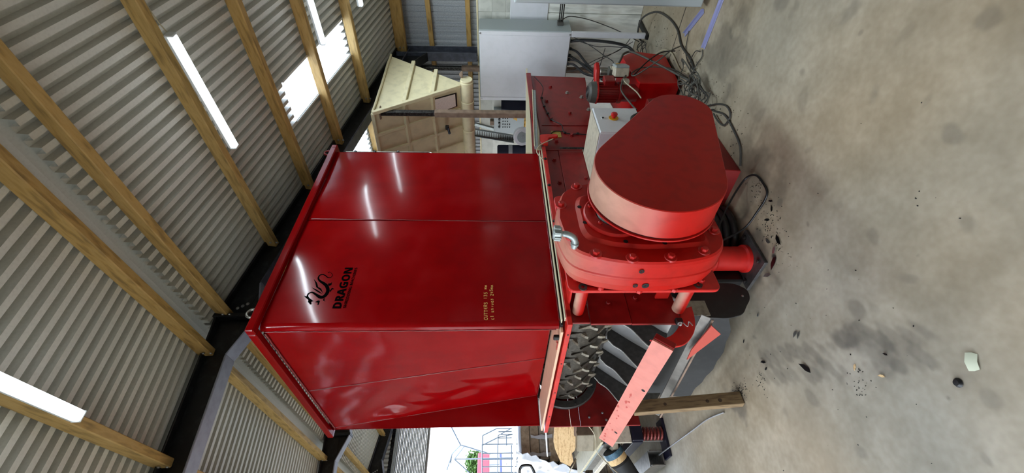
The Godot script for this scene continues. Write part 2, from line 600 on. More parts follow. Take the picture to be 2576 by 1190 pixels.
	part(end_ribs(-6.86, LEFT_X, 0.55, 0.0, 1.0), "cladding_sheet", M.sheet_dull, wb)
	part(MB.new().box(V((LEFT_X + 0.55) * 0.5, 1.5, -6.93), V(0.55 - LEFT_X, 3.0, 0.06), 0.0), "outer_skin", M.sheet_dull, wb)
	var wl := node("wall_left")
	z = 2.9
	for q in 4:
		part(wall_ribs(LEFT_X - 0.02, 0.0, 3.0, z, 13), "cladding_sheet", M.sheet_wall, wl)
		z -= 13 * RIB
	part(MB.new().box(V(LEFT_X - 0.08, 1.5, 1.35), V(0.06, 3.0, 3.1), 0.0), "outer_skin", M.sheet_dull, wl)
	var d1 := node("door_1")
	for i in 22:
		var yy := 2.52 + i * 0.0225
		part(MB.new().box(V(1.9, yy, -6.88 - 0.003 * (i % 2)), V(2.75, 0.0205, 0.014), 0.006), "slat", M.shutter, d1)
	part(MB.new().box(V(1.9, 2.5, -6.88), V(2.75, 0.025, 0.03), 0.004), "bottom_rail", M.zinc, d1)
	# outside ground
	var g := MB.new()
	g.box(V(0, -0.16, -19.5), V(60, 0.2, 24.6), 0.0)
	g.box(V(-17.3, -0.16, -1), V(17.5, 0.2, 13), 0.0)
	solo(g, "ground_outside", M.apron, "pale concrete yard outside the far doorway", "", "", "structure")

# LED battens hung on the purlins
func build_lamps() -> void:
	var spots := [[1.915, -0.905, "on the purlin left of the skylight"], [3.03, -0.88, "partly across the skylight"], [0.55, -1.02, "left of the ridge near the frame"], [3.72, -0.9, "beside the eaves, mostly outside the picture"]]
	for s in spots:
		var x: float = s[0] - 0.012
		var z0: float = s[1]
		var y := sheet_y(s[0], z0) - 0.1
		var fall := -RIGHT_FALL if s[0] > RIDGE_X else LEFT_FALL
		var l := 0.605
		var t := thing("batten_light", "slim white LED batten light %s" % s[2], "light", V(x, y, z0), 0.0, "LED battens on the purlins")
		part(MB.new().box(V(x, y - 0.012, z0 - l * 0.5), V(0.036, 0.02, l), 0.005), "housing", M.lamp_body, t)
		var gl := MB.new().box(V(x, y - 0.034, z0 - l * 0.5), V(0.038, 0.022, l - 0.01), 0.009)
		part(gl, "diffuser", M.lamp, t)
		part(MB.new().box(V(x, y - 0.028, z0 - 0.003), V(0.041, 0.034, 0.008), 0.003), "end_cap", M.lamp_body, t)
		part(MB.new().box(V(x, y - 0.028, z0 - l + 0.003), V(0.041, 0.034, 0.008), 0.003), "end_cap", M.lamp_body, t)
		var a := AreaLight3D.new()
		a.name = "light"
		t.add_child(a)
		a.area_size = Vector2(0.038, l)
		a.light_color = Color(0.9, 0.97, 1.0)
		a.light_energy = 0.55
		a.area_range = 12.0 if "area_range" in a else 12.0
		a.shadow_enabled = true
		a.position = V(0, -0.052, -l * 0.5)
		a.rotation.x = -PI / 2
		var c := MB.new()
		c.tube(curve([V(x + 0.01, y - 0.01, z0 + 0.004), V(x + 0.02, y + 0.01, z0 + 0.05), V(s[0] + 0.028, y + 0.03, z0 + 0.12), V(s[0] + 0.029, y + 0.02 + 0.0, z0 + 0.3), V(s[0] + 0.029, y + 0.02, z0 + 0.9)]), 0.0028, 6)
		part(c, "flex", M.cable_white, t)

func make_materials() -> void:
	# red paints
	var r := worn(Color(0.5, 0.01, 0.022), 0.2, 0.0, 0.05, 0.9, 3, 0.006)
	r.clearcoat_enabled = true; r.clearcoat = 0.15; r.clearcoat_roughness = 0.09
	r.metallic_specular = 0.15
	M.red_gloss = r
	M.red_matte = worn(Color(0.75, 0.09, 0.06), 0.45, 0.0, 0.07, 0.5, 5, 0.01)
	M.red_cast = worn(Color(0.70, 0.085, 0.06), 0.42, 0.0, 0.08, 0.35, 6, 0.012)
	M.red_dusty = worn(Color(0.5, 0.045, 0.04), 0.4, 0.0, 0.07, 0.6, 7, 0.01)
	M.red_edge = worn(Color(0.74, 0.1, 0.06), 0.38, 0.0, 0.1, 0.4, 8)
	M.salmon = worn(Color(0.79, 0.47, 0.41), 0.42, 0.0, 0.05, 0.5, 9, 0.014)  # red paint paled to carry daylight sheen
	M.salmon_red = flatmat(Color(0.68, 0.27, 0.22), 0.5)
	M.salmon_toplit = worn(Color(0.85, 0.68, 0.56), 0.5, 0.0, 0.04, 0.4, 10)
	M.red_tank = flatmat(Color(0.72, 0.01, 0.02), 0.3)
	# for parts whose dusty, sky-sheened upper faces are painted as vertex colours
	M.red_dust_sheen = worn(Color(0.93, 0.93, 0.93), 0.4, 0.0, 0.06, 0.5, 5, 0.01)
	M.red_dust_sheen.vertex_color_use_as_albedo = true
	M.red_dust_sheen.metallic_specular = 0.32
	M.clear = flatmat(Color(0.95, 0.97, 1.0, 0.1), 0.05)
	M.clear.transparency = BaseMaterial3D.TRANSPARENCY_ALPHA
	M.weld = flatmat(Color(0.42, 0.03, 0.04), 0.22)
	# metals
	M.steel_black = worn(Color(0.07, 0.072, 0.08), 0.42, 0.0, 0.2, 0.5, 11)
	M.steel_blue = worn(Color(0.24, 0.25, 0.29), 0.4, 0.0, 0.15, 0.5, 12)
	M.steel_daylit = worn(Color(0.56, 0.57, 0.63), 0.45, 0.0, 0.06, 0.4, 60)
	M.lit_rib_edge = flatmat(Color(0.78, 0.77, 0.73), 0.4)  # painted highlight along the screen ribs
	M.zinc = flatmat(Color(0.72, 0.72, 0.72), 0.35, 0.9)
	M.bright = worn(Color(0.62, 0.61, 0.58), 0.34, 0.85, 0.12, 0.3, 13)
	M.steel_dark = worn(Color(0.22, 0.21, 0.2), 0.42, 0.7, 0.3, 0.25, 14, 0.02)
	M.steel_rotor = worn(Color(0.3, 0.28, 0.25), 0.34, 0.6, 0.15, 0.2, 15, 0.02)
	M.tooth = worn(Color(0.56, 0.53, 0.47), 0.35, 0.5, 0.12, 0.12, 16, 0.02)
	M.rib = worn(Color(0.27, 0.26, 0.25), 0.5, 0.3, 0.1, 0.3, 17)
	M.screen = worn(Color(0.6, 0.59, 0.57), 0.4, 0.3, 0.06, 0.5, 18)
	M.gal = worn(Color(0.6, 0.63, 0.62), 0.42, 0.5, 0.06, 0.2, 19)
	M.grey_bar = worn(Color(0.46, 0.44, 0.41), 0.42, 0.6, 0.1, 0.4, 20)
	M.rusty = worn(Color(0.48, 0.39, 0.32), 0.7, 0.05, 0.12, 0.5, 21, 0.012)
	M.black = flatmat(Color(0.02, 0.02, 0.02), 0.5)
	M.black_gloss = flatmat(Color(0.025, 0.025, 0.027), 0.3)
	M.rubber = worn(Color(0.14, 0.14, 0.135), 0.7, 0.0, 0.05, 0.5, 22)
	M.soft_grey = flatmat(Color(0.3, 0.29, 0.27), 0.55)
	M.hole = flatmat(Color(0.012, 0.01, 0.01), 0.8)
	# building
	M.sheet = worn(Color(0.8, 0.795, 0.76), 0.5, 0.0, 0.03, 0.25, 23, 0.03)
	M.sheet_dull = worn(Color(0.77, 0.765, 0.73), 0.5, 0.0, 0.025, 0.25, 24, 0.03)
	M.sheet_wall = worn(Color(0.6, 0.615, 0.63), 0.5, 0.0, 0.08, 0.25, 25, 0.03)
	M.shutter = flatmat(Color(0.62, 0.64, 0.64), 0.4, 0.2)
	M.timber = []
	for i in 3:
		var t := flatmat(Color.WHITE, 0.7)
		var c: Color = [Color(0.68, 0.54, 0.3), Color(0.65, 0.51, 0.27), Color(0.7, 0.57, 0.33)][i]
		t.albedo_texture = ntex(0.012, 5, [c.darkened(0.25), c, c.lightened(0.06), c.darkened(0.06)], 30 + i, 512, [0.1, 0.45, 0.6, 0.9])
		t.uv1_triplanar = true
		t.uv1_scale = V(4.5, 4.5, 0.8)
		M.timber.append(t)
	M.lumber = flatmat(Color.WHITE, 0.72)
	M.lumber.albedo_texture = ntex(0.014, 5, [Color(0.36, 0.28, 0.18), Color(0.46, 0.37, 0.25), Color(0.5, 0.41, 0.28), Color(0.47, 0.38, 0.26)], 41, 512, [0.1, 0.4, 0.6, 0.9])
	M.lumber.uv1_triplanar = true
	M.lumber.uv1_scale = V(7, 0.9, 7)
	M.lumber_pale = flatmat(Color.WHITE, 0.72)
	M.lumber_pale.albedo_texture = ntex(0.014, 5, [Color(0.6, 0.46, 0.28), Color(0.8, 0.66, 0.46), Color(0.86, 0.74, 0.55), Color(0.78, 0.63, 0.43)], 42, 512, [0.1, 0.4, 0.6, 0.9])
	M.lumber_pale.uv1_triplanar = true
	M.lumber_pale.uv1_scale = V(1.0, 6, 6)
	M.concrete = worn(Color(0.5, 0.48, 0.44), 0.8, 0.0, 0.12, 1.5, 43)
	M.apron = worn(Color(0.42, 0.415, 0.39), 0.85, 0.0, 0.08, 3.0, 44)
	M.seam = flatmat(Color(0.2, 0.18, 0.16), 0.9)
	var pn := flatmat(Color.WHITE, 0.75)
	pn.albedo_texture = ntex(0.01, 5, [Color(0.78, 0.78, 0.74), Color(0.9, 0.9, 0.86), Color(0.93, 0.93, 0.89), Color(0.86, 0.85, 0.8)], 45, 512, [0.1, 0.42, 0.6, 0.9])
	pn.uv1_triplanar = true
	pn.uv1_scale = V(2.2, 0.45, 2.2)
	M.panel = pn
	M.board_white = worn(Color(0.8, 0.8, 0.76), 0.7, 0.0, 0.06, 0.8, 46)
	M.board_grey = worn(Color(0.74, 0.74, 0.7), 0.7, 0.0, 0.06, 0.8, 47)
	M.cream = worn(Color(0.86, 0.81, 0.66), 0.5, 0.0, 0.05, 0.6, 48)
	M.cream_edge = flatmat(Color(0.82, 0.78, 0.66), 0.5)
	M.white_box = worn(Color(0.86, 0.862, 0.875), 0.35, 0.0, 0.012, 0.6, 49)
	M.white_side = flatmat(Color(0.6, 0.62, 0.63), 0.4)
	M.white_dirty = worn(Color(0.76, 0.72, 0.64), 0.5, 0.0, 0.08, 0.3, 50)
	M.cabinet_grey = flatmat(Color(0.62, 0.65, 0.65), 0.4)
	var sk := flatmat(Color(0.96, 0.98, 1.0, 0.22), 0.1)
	sk.transparency = BaseMaterial3D.TRANSPARENCY_ALPHA
	sk.cull_mode = BaseMaterial3D.CULL_DISABLED
	M.skylight = sk
	M.lamp = flatmat(Color(0.95, 0.97, 1.0), 0.4)
	M.lamp.emission_enabled = true
	M.lamp.emission = Color(0.93, 0.98, 1.0)
	M.lamp.emission_energy_multiplier = 3.2
	M.lamp_body = flatmat(Color(0.85, 0.87, 0.88), 0.4)
	M.cable_white = flatmat(Color(0.7, 0.66, 0.56), 0.5)
	M.cable_black = flatmat(Color(0.02, 0.02, 0.022), 0.45)
	M.cable_grey = flatmat(Color(0.3, 0.29, 0.26), 0.55)
	M.cable_dusty = flatmat(Color(0.22, 0.21, 0.19), 0.65)
	M.ink = flatmat(Color(0.01, 0.008, 0.01), 0.95)
	M.ink.metallic_specular = 0.1
	M.marker = flatmat(Color(0.86, 0.72, 0.38), 0.5)
	M.yellow = flatmat(Color(0.8, 0.6, 0.08), 0.5)
	M.plate_yellow = worn(Color(0.66, 0.56, 0.25), 0.5, 0.1, 0.12, 0.08, 51)
	M.stop_red = flatmat(Color(0.75, 0.03, 0.03), 0.35)
	M.navy = flatmat(Color(0.02, 0.022, 0.11), 0.4)
	M.blue_cloth = flatmat(Color(0.03, 0.06, 0.16), 0.7)
	M.purple = flatmat(Color(0.56, 0.57, 0.72), 0.4)
	M.knot = flatmat(Color(0.26, 0.19, 0.12), 0.8)
	M.crumb = flatmat(Color(0.2, 0.16, 0.12), 0.9)
	M.spring = worn(Color(0.45, 0.16, 0.13), 0.4, 0.3, 0.25, 0.1, 52)
	M.clamp_blue = worn(Color(0.25, 0.38, 0.45), 0.5, 0.3, 0.2, 0.1, 53)
	M.tarp_blue = flatmat(Color(0.2, 0.32, 0.4), 0.5)
	M.tarp_white = flatmat(Color(0.86, 0.87, 0.92), 0.5)
	M.film = flatmat(Color(0.74, 0.75, 0.77), 0.22)
	M.pale_board = worn(Color(0.72, 0.68, 0.56), 0.6, 0.0, 0.06, 0.5, 54)
	M.grey_board = worn(Color(0.55, 0.51, 0.43), 0.7, 0.0, 0.12, 0.4, 55)
	M.stack_wood = [worn(Color(0.62, 0.56, 0.48), 0.3, 0.0, 0.14, 0.4, 56), worn(Color(0.68, 0.61, 0.52), 0.3, 0.0, 0.14, 0.4, 57), worn(Color(0.62, 0.59, 0.55), 0.25, 0.0, 0.14, 0.4, 58)]
	M.pale_green = flatmat(Color(0.74, 0.75, 0.65), 0.6)
	M.cage = flatmat(Color(0.3, 0.34, 0.38), 0.4)
	M.crimson = flatmat(Color(0.68, 0.08, 0.2), 0.5)
	M.bright_blue = flatmat(Color(0.03, 0.16, 0.7), 0.4)
	M.leaf = flatmat(Color(0.24, 0.36, 0.13), 0.6)
	var pane := worn(Color(0.95, 0.9, 0.86), 0.3, 0.0, 0.06, 0.1, 59)
	M.pane = pane
	M.floor = make_floor()

func make_floor() -> StandardMaterial3D:
	# seven metres of trowelled concrete with its own stains
	var s := 1280
	var big := noise(0.0045, 5, 61).get_seamless_image(s, s)
	var mid := noise(0.02, 4, 62).get_seamless_image(s, s)
	var fine := noise(0.12, 3, 63).get_seamless_image(s, s)
	var warm := noise(0.003, 3, 64).get_seamless_image(s, s)
	for im: Image in [big, mid, fine, warm]: im.convert(Image.FORMAT_L8)
	var a := big.get_data()
	var b := mid.get_data()
	var c := fine.get_data()
	var w := warm.get_data()
	var out := PackedByteArray()
	out.resize(s * s * 3)
	for i in s * s:
		var l := 0.61 + (a[i] - 128) * 0.0006 + (b[i] - 128) * 0.0004 + (c[i] - 128) * 0.00025
		var t := (w[i] - 128) * 0.0002 + 0.014
		out[i * 3] = int(clampf(l + t, 0, 1) * 255)
		out[i * 3 + 1] = int(clampf(l - 0.038, 0, 1) * 255)
		out[i * 3 + 2] = int(clampf(l - 0.112 - t, 0, 1) * 255)
	var img := Image.create_from_data(s, s, false, Image.FORMAT_RGB8, out)
	# stains: x, z in metres, radius, strength, stretch, angle; drips, grime, and broad dark patches round the machine
	var R := RandomNumberGenerator.new()
	R.seed = 5
	var spots := [[1.402, -1.843, 0.021, 1.2, 1.35, 0.3], [0.48, -1.43, 0.02, 0.5, 1.0, 0.0], [0.62, -0.9, 0.012, 0.4, 1.2, 0.0],
		[0.75, -1.62, 0.09, 0.3, 1.6, 0.9], [0.83, -1.7, 0.05, 0.35, 1.5, 0.9], [0.9, -1.0, 0.05, 0.2, 1.3, 0.2], [1.9, -0.75, 0.05, 0.25, 1.5, 1.0], [2.4, -0.9, 0.06, 0.28, 1.5, 0.6],
		[1.7, -0.4, 0.06, 0.22, 1.3, 0.6], [2.0, -0.35, 0.05, 0.2, 1.0, 0.6], [1.35, -0.55, 0.05, 0.22, 1.0, 0.6], [0.92, -2.72, 0.09, 0.5, 1.6, 0.5], [1.6, -2.1, 0.28, 0.45, 1.2, 0.0], [1.9, -1.7, 0.3, 0.3, 1.3, 0.1], [3.3, -1.9, 0.25, 0.35, 1.6, 0.3], [2.75, -1.35, 0.25, 0.25, 1.6, 0.3]]
	for i in 90: spots.append([R.randf_range(0.2, 3.2), R.randf_range(-2.6, 0.2), R.randf_range(0.008, 0.04), R.randf_range(0.08, 0.3), R.randf_range(1.0, 2.2), R.randf() * 3.0])
	for i in 16:     # a tyre's tread crossing the floor
		var t := i / 15.0
		for k in 2: spots.append([lerpf(0.92, 0.62, t) + k * 0.09, lerpf(-2.35, -1.42, t) + k * 0.06 + R.randf_range(-0.01, 0.01), 0.03, 0.3 * R.randf_range(0.4, 1.0), 3.0, 0.5])
	for q in spots:
		var cx: float = (q[0] + 1.5) / 7.0 * s
		var cz: float = (q[1] + 6.0) / 7.0 * s
		var rr: float = q[2] / 7.0 * s
		var ext := int(rr * q[4]) + 2
		for yy in range(int(cz) - ext, int(cz) + ext + 1):
			for xx in range(int(cx) - ext, int(cx) + ext + 1):
				var d := Vector2(xx - cx, yy - cz).rotated(q[5])
				var e := Vector2(d.x / q[4], d.y).length() / maxf(rr, 1.0)
				var rough := (b[posmod(yy, s) * s + posmod(xx, s)] - 128) * 0.006
				var k: float = q[3] * smoothstep(1.0, 0.45, e + rough)
				if k > 0.0 and xx >= 0 and yy >= 0 and xx < s and yy < s:
					img.set_pixel(xx, yy, img.get_pixel(xx, yy).lerp(Color(0.24, 0.225, 0.2), k * 0.8))
	img.generate_mipmaps()
	var m := flatmat(Color.WHITE, 0.72)
	m.albedo_texture = ImageTexture.create_from_image(img)
	var bump := NoiseTexture2D.new()
	bump.width = 512; bump.height = 512; bump.seamless = true
	bump.noise = noise(0.05, 5, 66)
	m.roughness = 0.68
	return m

# ---------------------------------------------------------------- the hopper (machine frame)
func on_panel(q: Vector2) -> Vector3: return V(q.x, q.y, panel_z(q.x, q.y) + 0.0008)

func ribbon(b: MB, pts: Array, ws: Array, o: Vector3, ax: Vector3, ay: Vector3, lift: float, panel := false) -> void:
	var az := ax.cross(ay).normalized()
	var l := []
	var r := []
	for i in pts.size():
		var t: Vector2 = (pts[mini(i + 1, pts.size() - 1)] - pts[maxi(i - 1, 0)]).normalized()
		var nn: Vector2 = Vector2(-t.y, t.x) * ws[i] * 0.5
		l.append(pts[i] + nn); r.append(pts[i] - nn)
	for i in pts.size() - 1:
		var c := []
		for q in [l[i], l[i + 1], r[i + 1], r[i]]: c.append(on_panel(q + Vector2(o.x, o.y)) if panel else o + ax * q.x + ay * q.y + az * lift)
		b.quad(c[0], c[1], c[2], c[3], az)

func smooth2(flatlist: Array, per := 5) -> Array:   # [x, y, w, ...] to points and widths
	var pts := []
	var ws := []
	var n3 := []
	for i in range(0, flatlist.size(), 3): n3.append(V(flatlist[i], flatlist[i + 1], flatlist[i + 2]))
	for p in curve(n3, per):
		pts.append(Vector2(p.x, p.y)); ws.append(p.z)
	return [pts, ws]

var wob := FastNoiseLite.new()

func panel_z(x: float, y: float) -> float:      # the hopper's gently uneven front sheet
	var xa := 1.228 if x < 1.968 else 1.97
	var xb := 1.966 if x < 1.968 else 2.7
	var e := sin(PI * clampf((x - xa) / (xb - xa), 0, 1))
	return -1.829 + wob.get_noise_2d(x * 1.3, y) * 0.008 * (0.35 + 0.65 * e) * (0.35 + smoothstep(2.0, 2.65, y))

func build_hopper() -> void:
	var t := thing("hopper", "tall glossy red sheet-steel feed hopper with a black emblem, standing on the shredder", "hopper", V(1.95, 1.2, -2.45), MACHINE_TURN)
	var za := -1.829
	# front panel, gently uneven so that the lamps' reflections wander
	wob.frequency = 0.9; wob.seed = 4; wob.fractal_octaves = 2
	var seam_x := 1.968
	for s in [[1.228, seam_x - 0.002, 30], [seam_x + 0.002, 2.7, 30]]:
		var rows := []
		for i in 49:
			var y := 1.218 + (2.684 - 1.218) * i / 48.0
			var row := []
			for j in s[2] + 1:
				var x: float = s[0] + (s[1] - s[0]) * j / s[2]
				row.append(V(x, y, panel_z(x, y)))
			rows.append(row)
		part(MB.new().slab(rows, Vector3.BACK, V(0, 0, -0.005)), "front_panel", M.red_gloss, t)
	# folded corner
	var cf := []
	for i in 7:
		var a := PI / 2 * i / 6.0
		var x := 1.23 - sin(a) * 0.03
		var z := za - 0.03 + cos(a) * 0.03
		cf.append([V(x, 1.218, z), V(x, 2.684, z)])
	part(MB.new().slab(cf, V(-1, 0, 1), V(0.004, 0, -0.004)), "corner_fold", M.red_gloss, t)
	# left side: three sheets that lean in towards the throat
	var dent := FastNoiseLite.new()
	dent.frequency = 1.6; dent.seed = 21; dent.fractal_octaves = 2
	var side := [
		[V(1.2, 2.672, -1.862), V(1.2, 2.66, -2.5), V(1.345, 1.226, -1.866), V(1.36, 1.226, -2.43), 0.35],
		[V(1.2, 2.66, -2.506), V(1.2, 2.63, -3.05), V(1.36, 1.226, -2.434), V(1.405, 1.226, -3.05), 1.0],
		[V(1.2, 2.63, -3.052), V(1.2, 2.625, -3.075), V(1.405, 1.226, -3.05), V(1.2, 1.226, -3.088), 0.15]]
	for s in side:
		var rows := []
		for i in 41:
			var v := i / 40.0
			var row := []
			for j in 21:
				var w := j / 20.0
				var a: Vector3 = s[0].lerp(s[1], w)
				var c: Vector3 = s[2].lerp(s[3], w)
				var p := a.lerp(c, v)
				var k: float = s[4] * sin(PI * clampf(w, 0, 1)) * sin(PI * v)
				p.x += dent.get_noise_2d(p.z * 1.5, p.y) * 0.04 * k
				if s[4] == 1.0:
					p.x += 0.02 * exp(-pow((p.z + 2.86) / 0.09, 2) - pow((p.y - 2.35) / 0.14, 2)) - 0.02 * exp(-pow((p.z + 2.95) / 0.07, 2) - pow((p.y - 2.2) / 0.1, 2))
				row.append(p)
			rows.append(row)
		part(MB.new().slab(rows, Vector3.LEFT, V(0.005, 0, 0)), "side_panel", M.red_gloss, t)
	# right and rear walls
	part(MB.new().slab([[V(2.7, 1.22, za), V(2.7, 1.22, -3.09)], [V(2.7, 2.68, za), V(2.7, 2.68, -3.09)]], Vector3.RIGHT, V(-0.005, 0, 0)), "side_panel", M.red_gloss, t)
	part(MB.new().slab([[V(1.2, 1.22, -3.09), V(2.7, 1.22, -3.09)], [V(1.2, 2.65, -3.09), V(2.7, 2.65, -3.09)]], Vector3.FORWARD, V(0, 0, 0.005)), "rear_panel", M.red_gloss, t)
	# weld beads
	var beads := [[V(seam_x + 0.012, 2.66, za + 0.001), V(seam_x - 0.01, 1.215, za + 0.001), 0.0035], [V(1.2, 2.66, -2.503), V(1.36, 1.23, -2.432), 0.004],
		[V(1.2, 2.63, -3.051), V(1.405, 1.23, -3.05), 0.0028], [V(1.199, 2.665, -1.861), V(1.199, 1.23, -1.862), 0.0036], [V(1.196, 2.668, -1.87), V(1.196, 2.632, -3.05), 0.006], [V(1.342, 1.228, -1.87), V(1.4, 1.228, -3.04), 0.005],
		[V(1.23, 1.216, za + 0.002), V(2.69, 1.216, za + 0.002), 0.0035]]
	for q in beads:
		var pts := []
		var nseg := 60
		for i in nseg + 1:
			var p: Vector3 = q[0].lerp(q[1], i / float(nseg))
			pts.append(p + V(rng.randf_range(-1, 1), rng.randf_range(-1, 1), rng.randf_range(-1, 1)) * q[2] * 0.22)
		part(MB.new().tube(pts, q[2], 6), "weld_bead", M.weld, t)
	# rim of square tube
	var rim := MB.new()
	rim.bar(V(1.16, 2.703, -1.809), V(2.705, 2.703, -1.809), 0.04, 0.042, Vector3.UP, 0.005)
	rim.bar(V(1.18, 2.703, -1.83), V(1.18, 2.672, -3.11), 0.04, 0.042, Vector3.UP, 0.005)
	rim.bar(V(2.72, 2.703, -1.79), V(2.72, 2.672, -3.11), 0.04, 0.042, Vector3.UP, 0.005)
	rim.bar(V(1.16, 2.672, -3.11), V(2.74, 2.672, -3.11), 0.04, 0.042, Vector3.UP, 0.005)
	part(rim, "rim", M.red_gloss, t)
	for x in [1.275, 2.665]:
		var ring := []
		for i in 25:
			var a := TAU * i / 24.0
			ring.append(V(x + cos(a) * 0.024, 2.738 + sin(a) * 0.024, -1.812))
		part(MB.new().tube(ring, 0.0065, 8), "lifting_eye", M.bright if x < 2 else M.red_dusty, t)
	# bottom flange, its upper face coloured pale for light, seen past the leaning side
	var fl := MB.new()
	fl.box(V(1.275, 1.206, -2.475), V(0.21, 0.014, 1.26), 0.002)
	part(fl, "bottom_flange", M.salmon_toplit, t, "bottom flange coloured pale for light from above")
	var ff := MB.new()
	ff.box(V(1.95, 1.206, -1.85), V(1.5, 0.014, 0.05), 0.002)
	part(ff, "dark_gap_strip", M.black, t)  # black strip stands for the shaded gap under the front panel
	# bracket with its latch at the corner
	var br := MB.new()
	br.box(V(1.185, 1.226, -1.915), V(0.02, 0.03, 0.03), 0.004)
	part(br, "latch", M.black, t)
	var sm := MB.new()
	sm.box(V(1.178, 1.2155, -1.985), V(0.012, 0.004, 0.07), 0.001)
	sm.box(V(1.202, 1.2155, -1.965), V(0.01, 0.004, 0.05), 0.001)
	part(sm, "paint_patch", M.salmon_red, t)
	# pneumatic pipe down the right-hand corner
	var pp := MB.new()
	pp.tube(curve([V(2.712, 2.63, -1.835), V(2.722, 2.58, -1.84), V(2.722, 2.1, -1.84), V(2.722, 2.02, -1.84), V(2.706, 2.0, -1.84)]), 0.0055, 8)
	part(pp, "pipe", M.bright, t)
	for y in [2.56, 2.42, 2.25]: part(MB.new().box(V(2.716, y, -1.838), V(0.022, 0.02, 0.024), 0.005), "pipe_clip", M.black_gloss, t)
	# emblem and lettering
	var em := MB.new()
	var bd := smooth2([1.36, 2.478, 0.012, 1.374, 2.497, 0.011, 1.392, 2.509, 0.008, 1.408, 2.508, 0.008, 1.416, 2.492, 0.009, 1.403, 2.47, 0.012, 1.386, 2.444, 0.018, 1.388, 2.426, 0.019, 1.409, 2.415, 0.019, 1.433, 2.416, 0.0175, 1.461, 2.432, 0.017, 1.479, 2.454, 0.0146, 1.492, 2.473, 0.0113, 1.51, 2.487, 0.0084, 1.53, 2.487, 0.0073, 1.538, 2.473, 0.0068, 1.53, 2.455, 0.0056, 1.517, 2.439, 0.0051, 1.517, 2.423, 0.0037, 1.533, 2.418, 0.0028, 1.549, 2.43, 0.0022, 1.553, 2.441, 0.002])
	ribbon(em, bd[0], bd[1], Vector3.ZERO, Vector3.RIGHT, Vector3.UP, 0.0, true)
	for q in [[1.394, 2.527, 1.39, 2.511, 1.377, 2.496, 1.363, 2.48, 1.361, 2.467, 1.355, 2.479, 1.34, 2.473, 1.339, 2.48, 1.356, 2.497, 1.367, 2.496, 1.384, 2.518],
		[1.508, 2.511, 1.481, 2.486, 1.451, 2.471, 1.441, 2.453, 1.407, 2.433, 1.429, 2.453, 1.451, 2.482, 1.477, 2.493], [1.449, 2.505, 1.439, 2.483, 1.423, 2.457, 1.405, 2.437, 1.421, 2.469],
		[1.353, 2.46, 1.365, 2.447, 1.361, 2.437, 1.336, 2.437, 1.336, 2.443, 1.351, 2.445], [1.363, 2.422, 1.357, 2.408, 1.366, 2.417, 1.378, 2.416, 1.376, 2.423],
		[1.473, 2.427, 1.477, 2.412, 1.485, 2.408, 1.465, 2.406, 1.457, 2.418], [1.426, 2.405, 1.446, 2.398, 1.436, 2.382, 1.436, 2.394, 1.417, 2.4], [1.559, 2.455, 1.554, 2.445, 1.561, 2.438, 1.552, 2.442, 1.544, 2.438, 1.552, 2.446]]:
		var pg := poly(q)
		var idx := Geometry2D.triangulate_polygon(pg)
		for k in range(0, idx.size(), 3):
			em.flat(on_panel(pg[idx[k]]), on_panel(pg[idx[k + 1]]), on_panel(pg[idx[k + 2]]), Vector3.BACK)
	part(em, "emblem", M.ink, t, "black winged emblem")
	for L in [["DRAGON", 1.314, 2.321, 0.272, 0.043, 900], ["SHREDDING MACHINES", 1.316, 2.296, 0.27, 0.0145, 500]]:
		lettering(L[0], V(L[1], L[2], panel_z(L[1] + 0.13, L[2] + 0.02) + 0.0012), L[3], L[4], L[5], M.ink, t)
	# paint-marker note
	for L in [["CUTTERS 135 Nm", 1.577, 0.017], ["cl knives 245Nm", 1.545, 0.016]]:
		var pen := MB.new()
		note(pen, L[0], V(1.236, L[1], 0), 0.226, L[2])
		part(pen, "marker_note", M.marker, t, "handwritten yellow paint-marker line")

func lettering(s: String, at: Vector3, width: float, height: float, weight: int, m: Material, under: Node3D, e := Basis()) -> void:
	var f := SystemFont.new()
	f.font_names = PackedStringArray(["Droid Sans"])
	f.font_weight = weight
	var fv := FontVariation.new()
	fv.base_font = f
	fv.variation_embolden = 0.45 if weight > 800 else 0.2
	var tm := TextMesh.new()
	tm.text = s
	tm.font = fv
	tm.font_size = 64
	tm.pixel_size = 0.01
	tm.depth = 0.001
	tm.horizontal_alignment = HORIZONTAL_ALIGNMENT_LEFT
	tm.vertical_alignment = VERTICAL_ALIGNMENT_BOTTOM
	var bb := tm.get_aabb()
	var o := MeshInstance3D.new()
	o.name = "lettering"
	o.mesh = tm
	o.material_override = m
	under.add_child(o, true)
	var sx := width / bb.size.x
	var sy := height / bb.size.y
	var bs := Basis(e.x * sx, e.y * sy, e.z)
	var base: Vector3 = under.get_meta("base") if under.has_meta("base") else Vector3.ZERO
	o.transform = Transform3D(bs, at - base - bs * V(bb.position.x, bb.position.y, 0))

